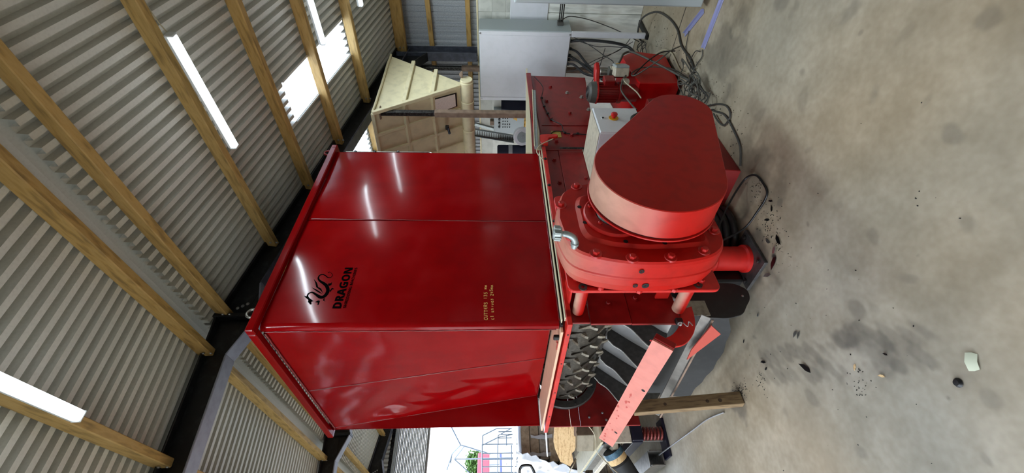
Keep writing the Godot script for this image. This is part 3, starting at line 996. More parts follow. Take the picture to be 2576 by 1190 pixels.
func note(b: MB, s: String, at: Vector3, width: float, h: float) -> void:
	var G := {"C": [[0.9, 0.85, 0.5, 1, 0.1, 0.6, 0.15, 0.15, 0.6, 0, 0.95, 0.15]], "U": [[0.1, 1, 0.12, 0.2, 0.5, 0, 0.85, 0.2, 0.88, 1]], "T": [[0, 1, 0.95, 0.96], [0.45, 1, 0.45, 0]], "E": [[0.9, 0.95, 0.3, 0.85, 0.25, 0.2, 0.9, 0.05], [0.3, 0.5, 0.8, 0.52]],
		"R": [[0.15, 0, 0.2, 1, 0.8, 0.85, 0.7, 0.55, 0.25, 0.5, 0.9, 0]], "S": [[0.85, 0.9, 0.4, 1, 0.15, 0.7, 0.8, 0.4, 0.6, 0.05, 0.1, 0.1]], "1": [[0.5, 1, 0.5, 0]], "3": [[0.15, 0.95, 0.7, 0.9, 0.4, 0.55, 0.8, 0.3, 0.5, 0, 0.1, 0.1]], "5": [[0.85, 1, 0.3, 0.97, 0.25, 0.6, 0.75, 0.5, 0.7, 0.1, 0.15, 0.02]],
		"N": [[0.15, 0, 0.2, 0.7, 0.7, 0.05, 0.8, 0.75]], "m": [[0.15, 0, 0.2, 0.6, 0.45, 0.2, 0.55, 0.65, 0.85, 0]], "c": [[0.8, 0.6, 0.3, 0.65, 0.15, 0.3, 0.4, 0, 0.85, 0.1]], "l": [[0.45, 1.05, 0.5, 0]], "k": [[0.2, 0.8, 0.2, 0], [0.75, 0.7, 0.25, 0.35, 0.8, 0]], "n": [[0.15, 0, 0.2, 0.6, 0.6, 0.55, 0.7, 0]], "i": [[0.5, 0.6, 0.5, 0]], "v": [[0.1, 0.65, 0.45, 0, 0.85, 0.65]], "e": [[0.2, 0.35, 0.8, 0.45, 0.5, 0.7, 0.15, 0.3, 0.5, 0, 0.9, 0.1]], "s": [[0.8, 0.6, 0.3, 0.65, 0.7, 0.3, 0.5, 0, 0.1, 0.08]],
		"2": [[0.1, 0.8, 0.5, 1, 0.75, 0.7, 0.15, 0, 0.9, 0.05]], "4": [[0.3, 1, 0.15, 0.4, 0.9, 0.42], [0.65, 0.75, 0.6, 0]], " ": []}
	var adv := width / s.length()
	for i in s.length():
		for st in G[s[i]]:
			var pts := []
			for k in range(0, st.size(), 2): pts.append(V(st[k] * adv * 0.82, st[k + 1] * h, 0))
			var c := curve(pts, 4) if pts.size() > 2 else pts
			var p2 := []
			var ws := []
			for p in c:
				p2.append(Vector2(p.x, p.y)); ws.append(0.0026)
			ribbon(b, p2, ws, at + V(i * adv, sin(i * 1.7) * 0.0012 + i * 0.0004, 0), Vector3.RIGHT, Vector3.UP, 0.0, true)

# ---------------------------------------------------------------- the shredder itself (machine frame)
func build_machine() -> void:
	var t := thing("shredding_machine", "red industrial shredder with gearbox, rounded belt guard and open knife rotor, under the tall hopper", "machine", V(2.1, 0, -2.45), MACHINE_TURN)
	var za := -1.829
	var zb := -3.088
	# top flange of the body
	var tf := MB.new()
	tf.box(V(1.21, 1.176, -2.45), V(0.09, 0.026, 1.36), 0.002)
	tf.box(V(1.96, 1.176, -1.81), V(1.5, 0.026, 0.08), 0.002)
	tf.box(V(1.96, 1.176, -3.1), V(1.5, 0.026, 0.06), 0.002)
	part(tf, "top_flange", M.red_edge, t)
	for z in [-1.86, -2.15, -2.5, -2.85]: part(MB.new().cyl(V(1.162, 1.176, z), V(1.1665, 1.176, z), 0.005, 10), "flange_bolt", M.steel_dark, t)
	for x in [1.9, 2.25, 2.55]: part(MB.new().bolt(V(x, 1.178, -1.77), Vector3.BACK, 0.008, 0.01), "flange_bolt", M.steel_dark, t)
	part(MB.new().box(V(1.95, 1.1925, -1.79), V(1.48, 0.005, 0.03), 0.001), "edge_strip", M.cream_edge, t)
	part(MB.new().box(V(1.95, 1.2075, -1.808), V(1.48, 0.005, 0.03), 0.001), "edge_strip", M.cream_edge, t)
	# near side plate in lapped pieces
	for q in [[1.215, 1.06, 1.165, 0.0], [1.205, 0.85, 1.058, 0.004], [1.205, 0.593, 0.848, 0.0]]:
		part(MB.new().box(V((q[0] + 2.74) * 0.5, (q[1] + q[2]) * 0.5, za - 0.006 + q[3]), V(2.74 - q[0], q[2] - q[1], 0.014), 0.002), "side_plate", M.red_dusty, t)
	for p in [[1.33, 0.95], [1.36, 0.8], [1.45, 0.7], [2.35, 1.09], [2.4, 0.9], [2.62, 1.1], [2.6, 0.78]]: part(MB.new().bolt(V(p[0], p[1], za + 0.003), Vector3.BACK, 0.012, 0.014), "side_bolt", M.red_dusty, t)
	# far side plate, seen from inside
	for q in [[1.19, 1.0, 1.165, 0.0], [1.19, 0.93, 0.997, 0.003], [1.19, 0.5, 0.928, 0.0]]:
		part(MB.new().box(V((q[0] + 2.74) * 0.5, (q[1] + q[2]) * 0.5, zb - 0.006 + q[3]), V(2.74 - q[0], q[2] - q[1], 0.014), 0.002), "far_plate", M.red_dusty, t)
	for p in [[1.25, 0.86], [1.28, 0.76], [1.23, 0.74]]: part(MB.new().bolt(V(p[0], p[1], zb + 0.002), Vector3.BACK, 0.006, 0.008), "plate_bolt", M.zinc, t)
	# inner back wall and throat
	part(MB.new().box(V(2.6, 0.9, -2.45), V(0.012, 0.55, 1.24), 0.0), "back_plate", M.red_dusty, t)
	# rotor with its teeth
	var ax := V(1.575, 1.02, 0)
	var rot := part(MB.new().lathe(V(ax.x, ax.y, -1.845), Vector3.FORWARD, [Vector2(0.02, 0), Vector2(0.2, 0), Vector2(0.204, 0.01), Vector2(0.204, 1.17), Vector2(0.2, 1.172), Vector2(0.2, 1.18), Vector2(0.204, 1.182), Vector2(0.2, 1.215), Vector2(0.02, 1.215)], 64), "rotor", M.steel_rotor, t)
	# each tooth: a pointed wedge lying along the drum with a square drilled tip
	var tooth := MB.new()
	tooth.prism(poly([-0.02, -0.003, 0.018, -0.003, 0.03, 0.03, 0.012, 0.022]), V(0, 0, -0.012), Vector3.RIGHT, Vector3.UP, V(0, 0, 0.024), 0.002)
	var tm := tooth.mesh()
	var drill := MB.new().lathe(V(0.0235, 0.014, 0), V(1, -0.3, 0), [Vector2(0.005, 0), Vector2(0.0, 0.0006)], 10)
	var dm := drill.mesh()
	var shim := MB.new()
	shim.prism(poly([-0.019, 0.0, 0.019, 0.004, 0.003, -0.075]), V(0, -0.008, 0), Vector3(0, 0, 1), Vector3.RIGHT, V(0, 0.013, 0), 0.002)
	var shm := shim.mesh()
	for row in 16:
		for k in 8:
			var a := TAU * k / 8.0 + row * 0.19 + (0.39 if row % 2 else 0.0)
			var radial := V(cos(a), sin(a), 0)
			if radial.x > 0.35 or radial.y > 0.8: continue
			var tang := V(-sin(a), cos(a), 0)
			var p := V(ax.x, ax.y, -1.885 - row * 0.0735) + radial * 0.204
			var tt := Transform3D(Basis(tang, radial, tang.cross(radial)), p)
			piece(shm, "wedge", M.tooth if (row * 3 + k) % 4 == 0 else M.steel_rotor, rot, tt)
			piece(tm, "tooth", M.tooth, rot, tt)
			piece(dm, "tooth_hole", M.hole, rot, tt)
	part(MB.new().lathe(V(ax.x, ax.y, zb + 0.002), Vector3.BACK, [Vector2(0.21, 0), Vector2(0.265, 0.0), Vector2(0.265, 0.012), Vector2(0.258, 0.02), Vector2(0.21, 0.02), Vector2(0.21, 0)], 48), "rotor_ring", M.rib, t)
	var rb := MB.new()
	for i in 8: rb.cyl(V(ax.x, ax.y, zb + 0.02) + V(cos(i * TAU / 8 + 0.3), sin(i * TAU / 8 + 0.3), 0) * 0.24, V(ax.x, ax.y, zb + 0.027) + V(cos(i * TAU / 8 + 0.3), sin(i * TAU / 8 + 0.3), 0) * 0.24, 0.007, 8)
	part(rb, "ring_bolts", M.steel_dark, t)
	# swung-down screen: curved sheet, ribs and tie tubes
	var edge := [V(1.475, 0.812, 0), V(1.455, 0.797, 0), V(1.43, 0.78, 0), V(1.395, 0.737, 0), V(1.345, 0.703, 0), V(1.305, 0.68, 0), V(1.275, 0.655, 0), V(1.268, 0.61, 0), V(1.29, 0.55, 0)]
	var outer := [V(1.57, 0.8, 0), V(1.51, 0.728, 0), V(1.45, 0.655, 0), V(1.4, 0.59, 0), V(1.37, 0.555, 0), V(1.355, 0.53, 0)]
	var ce := curve(edge, 4)
	var co := curve(outer, 4)
	var rp := PackedVector2Array()
	for p in ce: rp.append(Vector2(p.x, p.y))
	for i in range(co.size() - 1, -1, -1): rp.append(Vector2(co[i].x, co[i].y))
	var scr := MB.new()
	var s0 := []
	var s1 := []
	for p in co:
		s0.append(V(p.x, p.y, za - 0.03)); s1.append(V(p.x, p.y, zb + 0.02))
	scr.slab([s0, s1], V(-1, 0.6, 0), V(0.006, -0.004, 0))
	var sc := part(scr, "screen", M.screen, t)
	for z in [-1.915, -2.165, -2.415, -2.665, -2.925]:
		part(MB.new().prism(rp, V(0, 0, z - 0.006), Vector3.RIGHT, Vector3.UP, V(0, 0, 0.012), 0.001), "rib", M.rib, sc)
		var rim := []
		for p in ce: rim.append(V(p.x - 0.001, p.y + 0.001, z))
		part(MB.new().tube(rim, 0.0036, 6), "lit_rib_edge", M.lit_rib_edge, sc, "rib edge painted pale as if lit")
	for k in 4:
		part(MB.new().cyl(V(1.505, 0.845, -1.93 - k * 0.25), V(1.505, 0.845, -2.15 - k * 0.25), 0.03, 18), "tie_tube", M.rib, sc)
	# end plates of the screen: curved arms outside both side plates
	var ci := curve([V(1.122, 0.775, 0), V(1.125, 0.72, 0), V(1.15, 0.655, 0), V(1.21, 0.6, 0), V(1.3, 0.57, 0)], 5)
	var cu := curve([V(1.078, 0.69, 0), V(1.095, 0.61, 0), V(1.155, 0.545, 0), V(1.23, 0.512, 0), V(1.32, 0.5, 0)], 5)
	var cp := PackedVector2Array()
	for p in ci: cp.append(Vector2(p.x, p.y))
	for i in range(cu.size() - 1, -1, -1): cp.append(Vector2(cu[i].x, cu[i].y))
	for z in [-1.855]:
		part(MB.new().prism(cp, V(0, 0, z), Vector3.RIGHT, Vector3.UP, V(0, 0, 0.014), 0.002), "curved_arm", M.red_matte, t)
	# the salmon bar across the mouth
	var b0 := V(1.103, 0.776, -1.815)
	var b1 := V(1.112, 0.812, -3.1)
	var face := V(-0.062, -0.084, 0).normalized()
	var nrm := V(-0.79, 0.61, 0).normalized()
	var g := MB.new()
	var w0 := 0.104
	g.slab([[b0, b1], [b0 + face * w0, b1 + face * w0]], nrm, nrm * -0.01)
	var gate := part(g, "screen_gate", M.salmon, t, "flat red bar coloured salmon for daylight sheen, with two bolt holes")
	part(MB.new().bar(b0 + face * 0.052 - nrm * 0.011 + V(0, 0, 0.004), b0 + face * 0.052 - nrm * 0.045 + V(0, 0, 0.004), 0.008, w0, face), "end_tab", M.red_dusty, gate)
	part(MB.new().slab([[b0 - nrm * 0.012, b1 - nrm * 0.012], [b0 - nrm * 0.03, b1 - nrm * 0.03]], -face, face * 0.008), "lip", M.red_dusty, gate)
	var hl := MB.new()
	for q in [[0.345, 0.8], [0.83, 0.72]]:
		var c: Vector3 = b0.lerp(b1, q[0]) + face * (w0 * q[1]) + nrm * 0.0006
		hl.lathe(c, nrm, [Vector2(0.011, 0), Vector2(0.0, 0.0006)], 14)
	part(hl, "bolt_hole", M.hole, gate)
	var pt := MB.new()
	for i in 16:
		var c: Vector3 = b0.lerp(b1, rng.randf_range(0.42, 0.98)) + face * rng.randf_range(0.006, 0.055) + nrm * 0.0008
		var pl := PackedVector2Array()
		var rr := rng.randf_range(0.006, 0.017)
		for k in 9: pl.append(Vector2(cos(k * TAU / 9) * rr * rng.randf_range(0.7, 1.5), sin(k * TAU / 9) * rr * rng.randf_range(0.4, 0.7)))
		for k in 9: pt.flat(c, c + V(0, 0, 1) * pl[k].x + face * pl[k].y, c + V(0, 0, 1) * pl[(k + 1) % 9].x + face * pl[(k + 1) % 9].y, nrm)
	part(pt, "worn_patches", M.salmon_red, gate)
	# latch block at the lower arm
	var lt := MB.new().box(V(1.2, 0.62, -1.8), V(0.03, 0.035, 0.025), 0.004)
	part(lt, "latch_block", M.black, t)
	part(MB.new().bolt(V(1.183, 0.622, -1.795), V(-1, 0, 0.2), 0.008, 0.012), "latch_bolt", M.zinc, t)
	part(MB.new().tube(curve([V(1.19, 0.6, -1.8), V(1.17, 0.585, -1.8), V(1.19, 0.575, -1.79), V(1.165, 0.566, -1.785)]), 0.003, 6), "split_pin", M.zinc, t)
	# lower frame, angle bar and rubber skirts
	part(MB.new().bar(V(1.25, 0.45, -1.83), V(1.25, 0.385, -3.05), 0.05, 0.008, V(-0.8, 0.5, 0)), "angle_bar", M.grey_bar, t)
	part(MB.new().bar(V(1.225, 0.425, -1.83), V(1.225, 0.36, -3.05), 0.006, 0.012, V(0.2, 0.9, 0)), "bar_lip", M.rusty, t)
	part(MB.new().prism(poly([-1.845, 0.435, -1.925, 0.357, -2.19, 0.452, -2.08, 0.462]), V(1.2, 0, 0), V(0, 0, 1), V(0, 1, 0), V(0.006, 0, 0)), "lower_bracket", M.salmon_red, t)
	part(MB.new().box(V(1.37, 0.43, -1.93), V(0.1, 0.13, 0.006), 0.002), "clevis_plate", M.bright, t)
	var bk := MB.new().prism(poly([1.29, 0.62, 1.39, 0.6, 1.39, 0.32, 1.27, 0.42]), V(0, 0, -3.02), Vector3.RIGHT, Vector3.UP, V(0, 0, 0.008), 0.001)
	part(bk, "end_bracket", M.bright, t)
	var rows := []
	for i in 9:
		var v := i / 8.0
		var row := []
		for j in 21:
			var w := j / 20.0
			var low := 0.05 + 0.11 * pow(1.0 - w, 6) + 0.006 * sin(w * 31.0)
			row.append(V(1.44 - 0.03 * v + 0.012 * sin(w * 7.0 + 1.0), lerpf(0.47, low, v), lerpf(-1.97, -3.16, w) - 0.12 * v * (1 - w)))
		rows.append(row)
	part(MB.new().slab(rows, V(-1, 0.1, 0), V(0.008, 0, 0)), "rubber_skirt", M.rubber, t)
	var fpl := rounded(poly([1.45, 0.42, 1.54, 0.36, 1.6, 0.26, 1.6, 0.1, 1.55, 0.03, 1.48, 0.045, 1.43, 0.09, 1.375, 0.13, 1.345, 0.23, 1.36, 0.4]), 0.06, 4)
	part(MB.new().prism(fpl, V(0, 0, -2.005), Vector3.RIGHT, Vector3.UP, V(0.0, 0, 0.008), 0.001), "rubber_flap", M.rubber, t, "rounded black rubber flap")
	part(MB.new().cyl(V(1.5, 0.085, -1.997), V(1.5, 0.085, -1.991), 0.007, 10), "flap_stud", M.zinc, t)
	# legs and feet
	for q in [[1.71, -1.9], [1.71, -2.95], [2.6, -2.95]]:
		var ft := part(MB.new().lathe(V(q[0], 0.02, q[1]), Vector3.UP, [Vector2(0.0, 0), Vector2(0.085, 0), Vector2(0.085, 0.02), Vector2(0.074, 0.03), Vector2(0.074, 0.2), Vector2(0.08, 0.21), Vector2(0.08, 0.25), Vector2(0.06, 0.26), Vector2(0.06, 0.56), Vector2(0, 0.56)], 28), "foot", M.red_matte, t)
		part(MB.new().box(V(q[0] - 0.01, 0.01, q[1] + 0.0), V(0.27, 0.02, 0.25), 0.003), "foot_plate", M.rib, ft)
		var nb := MB.new()
		for a in [[-0.1, -0.09], [-0.1, 0.09], [0.09, 0.09]]: nb.bolt(V(q[0] + a[0], 0.02, q[1] + a[1]), Vector3.UP, 0.01, 0.012)
		part(nb, "foot_bolts", M.steel_dark, ft)
	for k in 3:
		var hp := []
		for i in 33:
			var a := TAU * i / 32.0
			hp.append(V(1.98 + cos(a) * (0.17 - k * 0.01), 0.05 + k * 0.045, -1.95 + sin(a) * (0.15 - k * 0.008)))
		part(MB.new().tube(hp, 0.024, 10), "hose_coil", M.black, t)
	part(MB.new().box(V(2.12, 0.28, -2.5), V(1.0, 0.52, 1.0), 0.01), "light_block", M.black, t)  # added box, blocks daylight passing under the machine
	part(MB.new().box(V(2.1, 0.56, -2.45), V(1.1, 0.06, 1.2), 0.004), "bed_frame", M.red_dusty, t)
	build_gearbox(t)
	build_guard(t)
	build_ram(t)

func build_gearbox(t: Node3D) -> void:
	# mounting plate on two studs
	var pl := rounded(poly([1.247, 0.452, 1.247, 1.195, 1.95, 1.195, 1.95, 0.452]), 0.04, 5)
	part(MB.new().prism(pl, V(0, 0, -1.63), Vector3.RIGHT, Vector3.UP, V(0, 0, 0.02), 0.003), "gearbox_plate", M.red_matte, t)
	for p in [[1.262, 1.115, 0.03], [1.27, 0.59, 0.032], [1.9, 1.115, 0.03], [1.9, 0.59, 0.03]]:
		var tu := MB.new().cyl(V(p[0] + 0.02, p[1], -1.826), V(p[0] + 0.02, p[1], -1.628), p[2], 20, 0.003)
		tu.dust_sheen = 0.9
		part(tu, "spacer_tube", M.red_dust_sheen, t)
	part(MB.new().box(V(1.36, 1.165, -1.72), V(0.14, 0.01, 0.2), 0.002), "stay", M.red_matte, t)
	part(MB.new().box(V(1.36, 0.66, -1.72), V(0.012, 0.07, 0.2), 0.002), "stay", M.red_matte, t)
	var ho := MB.new()
	for p in [[1.268, 1.123], [1.279, 0.56]]: ho.lathe(V(p[0], p[1], -1.61), Vector3.BACK, [Vector2(0.008, 0.004), Vector2(0.012, 0.004), Vector2(0.021, 0.004), Vector2(0.021, 0)], 18)
	part(ho, "plate_holes", M.rib, t)
	# the casing outline, bulged at both sides
	var left := curve([V(1.42, 0.47, 0), V(1.325, 0.495, 0), V(1.258, 0.575, 0), V(1.222, 0.72, 0), V(1.214, 0.87, 0), V(1.226, 1.0, 0), V(1.262, 1.13, 0), V(1.31, 1.197, 0), V(1.395, 1.228, 0), V(1.508, 1.245, 0)], 3)
	var out := PackedVector2Array()
	for p in left: out.append(Vector2(p.x, p.y))
	for i in range(left.size() - 1, -1, -1): out.append(Vector2(3.016 - left[i].x, left[i].y + 0.0))
	var clean := PackedVector2Array()
	for i in out.size():
		if out[i].distance_to(out[(i + 1) % out.size()]) > 0.004: clean.append(out[i])
	var grow := func(k: float) -> PackedVector2Array:
		var c := Vector2(1.508, 0.86)
		var r := PackedVector2Array()
		for p in clean: r.append(c + (p - c) * k)
		return r
	# back and front castings in stacked, slightly drafted layers
	var back := MB.new()
	casing(back, [[grow.call(0.93), -1.6], [grow.call(0.965), -1.585], [grow.call(0.995), -1.54], [grow.call(1.005), -1.497]])
	back.dust_sheen = 0.6
	var bc := part(back, "gearbox_casing", M.red_dust_sheen, t)
	var front := MB.new()
	casing(front, [[grow.call(1.012), -1.494], [grow.call(1.012), -1.485], [grow.call(1.0), -1.478], [grow.call(0.995), -1.41], [grow.call(0.985), -1.392], [grow.call(0.965), -1.381]])
	cap(front, grow.call(0.965), -1.381)
	front.dust_sheen = 0.6
	var fc := part(front, "gearbox_cover", M.red_dust_sheen, t)
	# raised field in the cover
	var pf := MB.new()
	var field := rounded(poly([1.325, 0.56, 1.305, 0.72, 1.3, 0.88, 1.318, 1.02, 1.36, 1.13, 1.42, 1.148, 1.6, 1.15, 1.66, 1.13, 1.7, 1.02, 1.716, 0.88, 1.71, 0.72, 1.69, 0.56]), 0.03, 3)
	var f2 := PackedVector2Array()
	for p in field: f2.append(Vector2(1.508, 0.86) + (p - Vector2(1.508, 0.86)) * 0.93)
	casing(pf, [[field, -1.382], [f2, -1.366]])
	cap(pf, f2, -1.366)
	pf.dust_sheen = 0.75
	part(pf, "raised_field", M.red_dust_sheen, fc)
	var rg := MB.new().lathe(V(1.506, 0.975, -1.367), Vector3.BACK, [Vector2(0.146, 0), Vector2(0.146, 0.01), Vector2(0.14, 0.016), Vector2(0.09, 0.016), Vector2(0.09, 0.004), Vector2(0, 0.004)], 44)
	part(rg, "bearing_cap", M.red_cast, fc)
	part(MB.new().lathe(V(1.506, 0.975, -1.365), Vector3.BACK, [Vector2(0.085, 0), Vector2(0.085, 0.03), Vector2(0.075, 0.04), Vector2(0, 0.04)], 36), "shaft_end", M.gal, fc)
	for p in [[1.556, 1.085], [1.438, 1.055], [1.395, 0.93], [1.6, 1.04]]:
		part(MB.new().bolt(V(p[0] if p[0] > 1.4 else 1.402, p[1], -1.352), Vector3.BACK, 0.01, 0.011, false), "bolt", M.red_cast, fc)
	for p in [[1.745, 1.118], [1.6, 1.215], [1.275, 1.098], [1.248, 0.942], [1.252, 0.77], [1.29, 0.608], [1.42, 0.515], [1.38, 1.19]]:
		var b := MB.new()
		b.lathe(V(p[0], p[1], -1.385), Vector3.BACK, [Vector2(0.03, 0), Vector2(0.027, 0.008), Vector2(0, 0.008)], 20)
		b.bolt(V(p[0], p[1], -1.377), Vector3.BACK, 0.0155, 0.015, false)
		part(b, "bolt", M.red_cast, fc)
	var nuts := [[1.33, 1.15], [1.27, 1.04], [1.25, 0.86], [1.256, 0.69], [1.31, 0.54]]
	for p in nuts: part(MB.new().bolt(V(p[0] - 0.012, p[1], -1.609), Vector3.BACK, 0.015, 0.02, false), "nut", M.red_cast, bc)
	for p in [[0.897, -1.43, 0.008], [0.902, -1.53, 0.008], [0.855, -1.53, 0.011]]:
		var hs := MB.new()
		hs.lathe(V(1.2105, p[0], p[1]), Vector3.LEFT, [Vector2(0.004, 0.0), Vector2(p[2], 0.001), Vector2(p[2] * 1.5, 0.0)], 14)
		part(hs, "tapped_hole", M.hole, fc)
	for p in [[1.569, 1.131], [1.459, 1.12], [1.335, 0.955], [1.325, 0.78]]:
		var hs := MB.new()
		hs.lathe(V(p[0], p[1], -1.3655), Vector3.BACK, [Vector2(0.011, 0.0), Vector2(0.0, 0.001)], 14)
		part(hs, "tapped_hole", M.hole, fc)
	# breather on an elbow
	var el := MB.new()
	el.tube(curve([V(1.318, 1.188, -1.385), V(1.318, 1.19, -1.345), V(1.322, 1.203, -1.325), V(1.33, 1.225, -1.318), V(1.335, 1.24, -1.318)], 5), 0.0145, 14)
	el.lathe(V(1.318, 1.188, -1.37), Vector3.BACK, [Vector2(0.0185, 0), Vector2(0.0185, 0.014), Vector2(0.014, 0.014)], 14)
	var elbow := part(el, "breather", M.gal, fc)
	var kb := MB.new()
	var prof := []
	kb.lathe(V(1.335, 1.238, -1.318), V(0.1, 1, 0), [Vector2(0.01, 0), Vector2(0.013, 0.01), Vector2(0.028, 0.012), Vector2(0.03, 0.018), Vector2(0.03, 0.044), Vector2(0.026, 0.05), Vector2(0, 0.05)], 12, true)
	for i in 8:
		var a := TAU * i / 8.0
		kb.cyl(V(1.336 + cos(a) * 0.029, 1.254, -1.318 + sin(a) * 0.029), V(1.339 + cos(a) * 0.029, 1.284, -1.318 + sin(a) * 0.029), 0.006, 8)
	part(kb, "breather_cap", M.gal, elbow)

func casing(b: MB, rings: Array) -> void:    # smooth wall through outlines of equal count at growing z
	var n: int = rings[0][0].size()
	for i in rings.size() - 1:
		for k in n:
			var j := (k + 1) % n
			var nr := func(q: PackedVector2Array, idx: int) -> Vector3:
				var t := q[(idx + 1) % n] - q[(idx + n - 1) % n]
				var o := Vector2(t.y, -t.x).normalized()
				var c := Vector2(1.508, 0.86)
				if o.dot(q[idx] - c) < 0: o = -o
				return V(o.x, o.y, 0)
			var p0: PackedVector2Array = rings[i][0]
			var p1: PackedVector2Array = rings[i + 1][0]
			var dz: float = rings[i + 1][1] - rings[i][1]
			var dr := (p1[k] - p0[k]).length() * (1.0 if (p1[k] - Vector2(1.508, 0.86)).length() > (p0[k] - Vector2(1.508, 0.86)).length() else -1.0)
			var lift := V(0, 0, -dr / maxf(dz, 0.0005))
			var na: Vector3 = (nr.call(p0, k) + lift).normalized()
			var nb: Vector3 = (nr.call(p0, j) + lift).normalized()
			b.squad(V(p0[k].x, p0[k].y, rings[i][1]), V(p0[j].x, p0[j].y, rings[i][1]), V(p1[j].x, p1[j].y, rings[i + 1][1]), V(p1[k].x, p1[k].y, rings[i + 1][1]), na, nb, nb, na)

func cap(b: MB, q: PackedVector2Array, z: float) -> void:
	var idx := Geometry2D.triangulate_polygon(q)
	for k in range(0, idx.size(), 3): b.flat(V(q[idx[k]].x, q[idx[k]].y, z), V(q[idx[k + 1]].x, q[idx[k + 1]].y, z), V(q[idx[k + 2]].x, q[idx[k + 2]].y, z), Vector3.BACK)

# hull of two circles
func belt_shape(c0: Vector2, r0: float, c1: Vector2, r1: float, seg := 40) -> PackedVector2Array:
	var d := c1 - c0
	var a := d.angle()
	var off := acos((r0 - r1) / d.length())
	var out := PackedVector2Array()
	for i in seg + 1:
		var t := a + off + (TAU - 2 * off) * i / seg
		out.append(c0 + Vector2(cos(t), sin(t)) * r0)
	for i in 17:
		var t := a - off + 2 * off * i / 16.0
		out.append(c1 + Vector2(cos(t), sin(t)) * r1)
	return out

func build_guard(t: Node3D) -> void:
	var sh := belt_shape(Vector2(1.588, 0.79), 0.298, Vector2(2.145, 0.515), 0.168)
	var gm := MB.new().prism(sh, V(0, 0, -1.306), Vector3.RIGHT, Vector3.UP, V(0, 0, 0.156), 0.0035, true)
	gm.dust_sheen = 0.85
	var cover := part(gm, "belt_guard", M.red_dust_sheen, t, "rounded triangular belt guard")
	var bp := belt_shape(Vector2(1.588, 0.79), 0.303, Vector2(2.145, 0.515), 0.173)
	part(MB.new().prism(bp, V(0, 0, -1.322), Vector3.RIGHT, Vector3.UP, V(0, 0, 0.008), 0.0015, true), "guard_backplate", M.red_matte, cover)
	part(MB.new().prism(belt_shape(Vector2(1.588, 0.79), 0.29, Vector2(2.145, 0.515), 0.16), V(0, 0, -1.315), Vector3.RIGHT, Vector3.UP, V(0, 0, 0.01), 0.0, true), "guard_seam", M.black, cover)
	part(MB.new().cyl(V(1.6, 0.8, -1.37), V(1.6, 0.8, -1.315), 0.07, 28), "input_shaft", M.gal, t)
	# motor behind the guard, on its plinth
	var mo := MB.new()
	mo.lathe(V(2.2, 0.5, -1.33), Vector3.FORWARD, [Vector2(0, 0), Vector2(0.16, 0), Vector2(0.165, 0.02), Vector2(0.165, 0.42), Vector2(0.14, 0.46), Vector2(0, 0.46)], 32)
	part(mo, "drive_motor", M.red_dusty, t)
	var pn := MB.new()
	pn.prism(poly([2.15, 0.0, 3.15, 0.0, 3.08, 0.36, 2.19, 0.36]), V(0, 0, -1.86), Vector3.RIGHT, Vector3.UP, V(0, 0, 0.29), 0.004)
	part(pn, "motor_plinth", M.red_dusty, t)

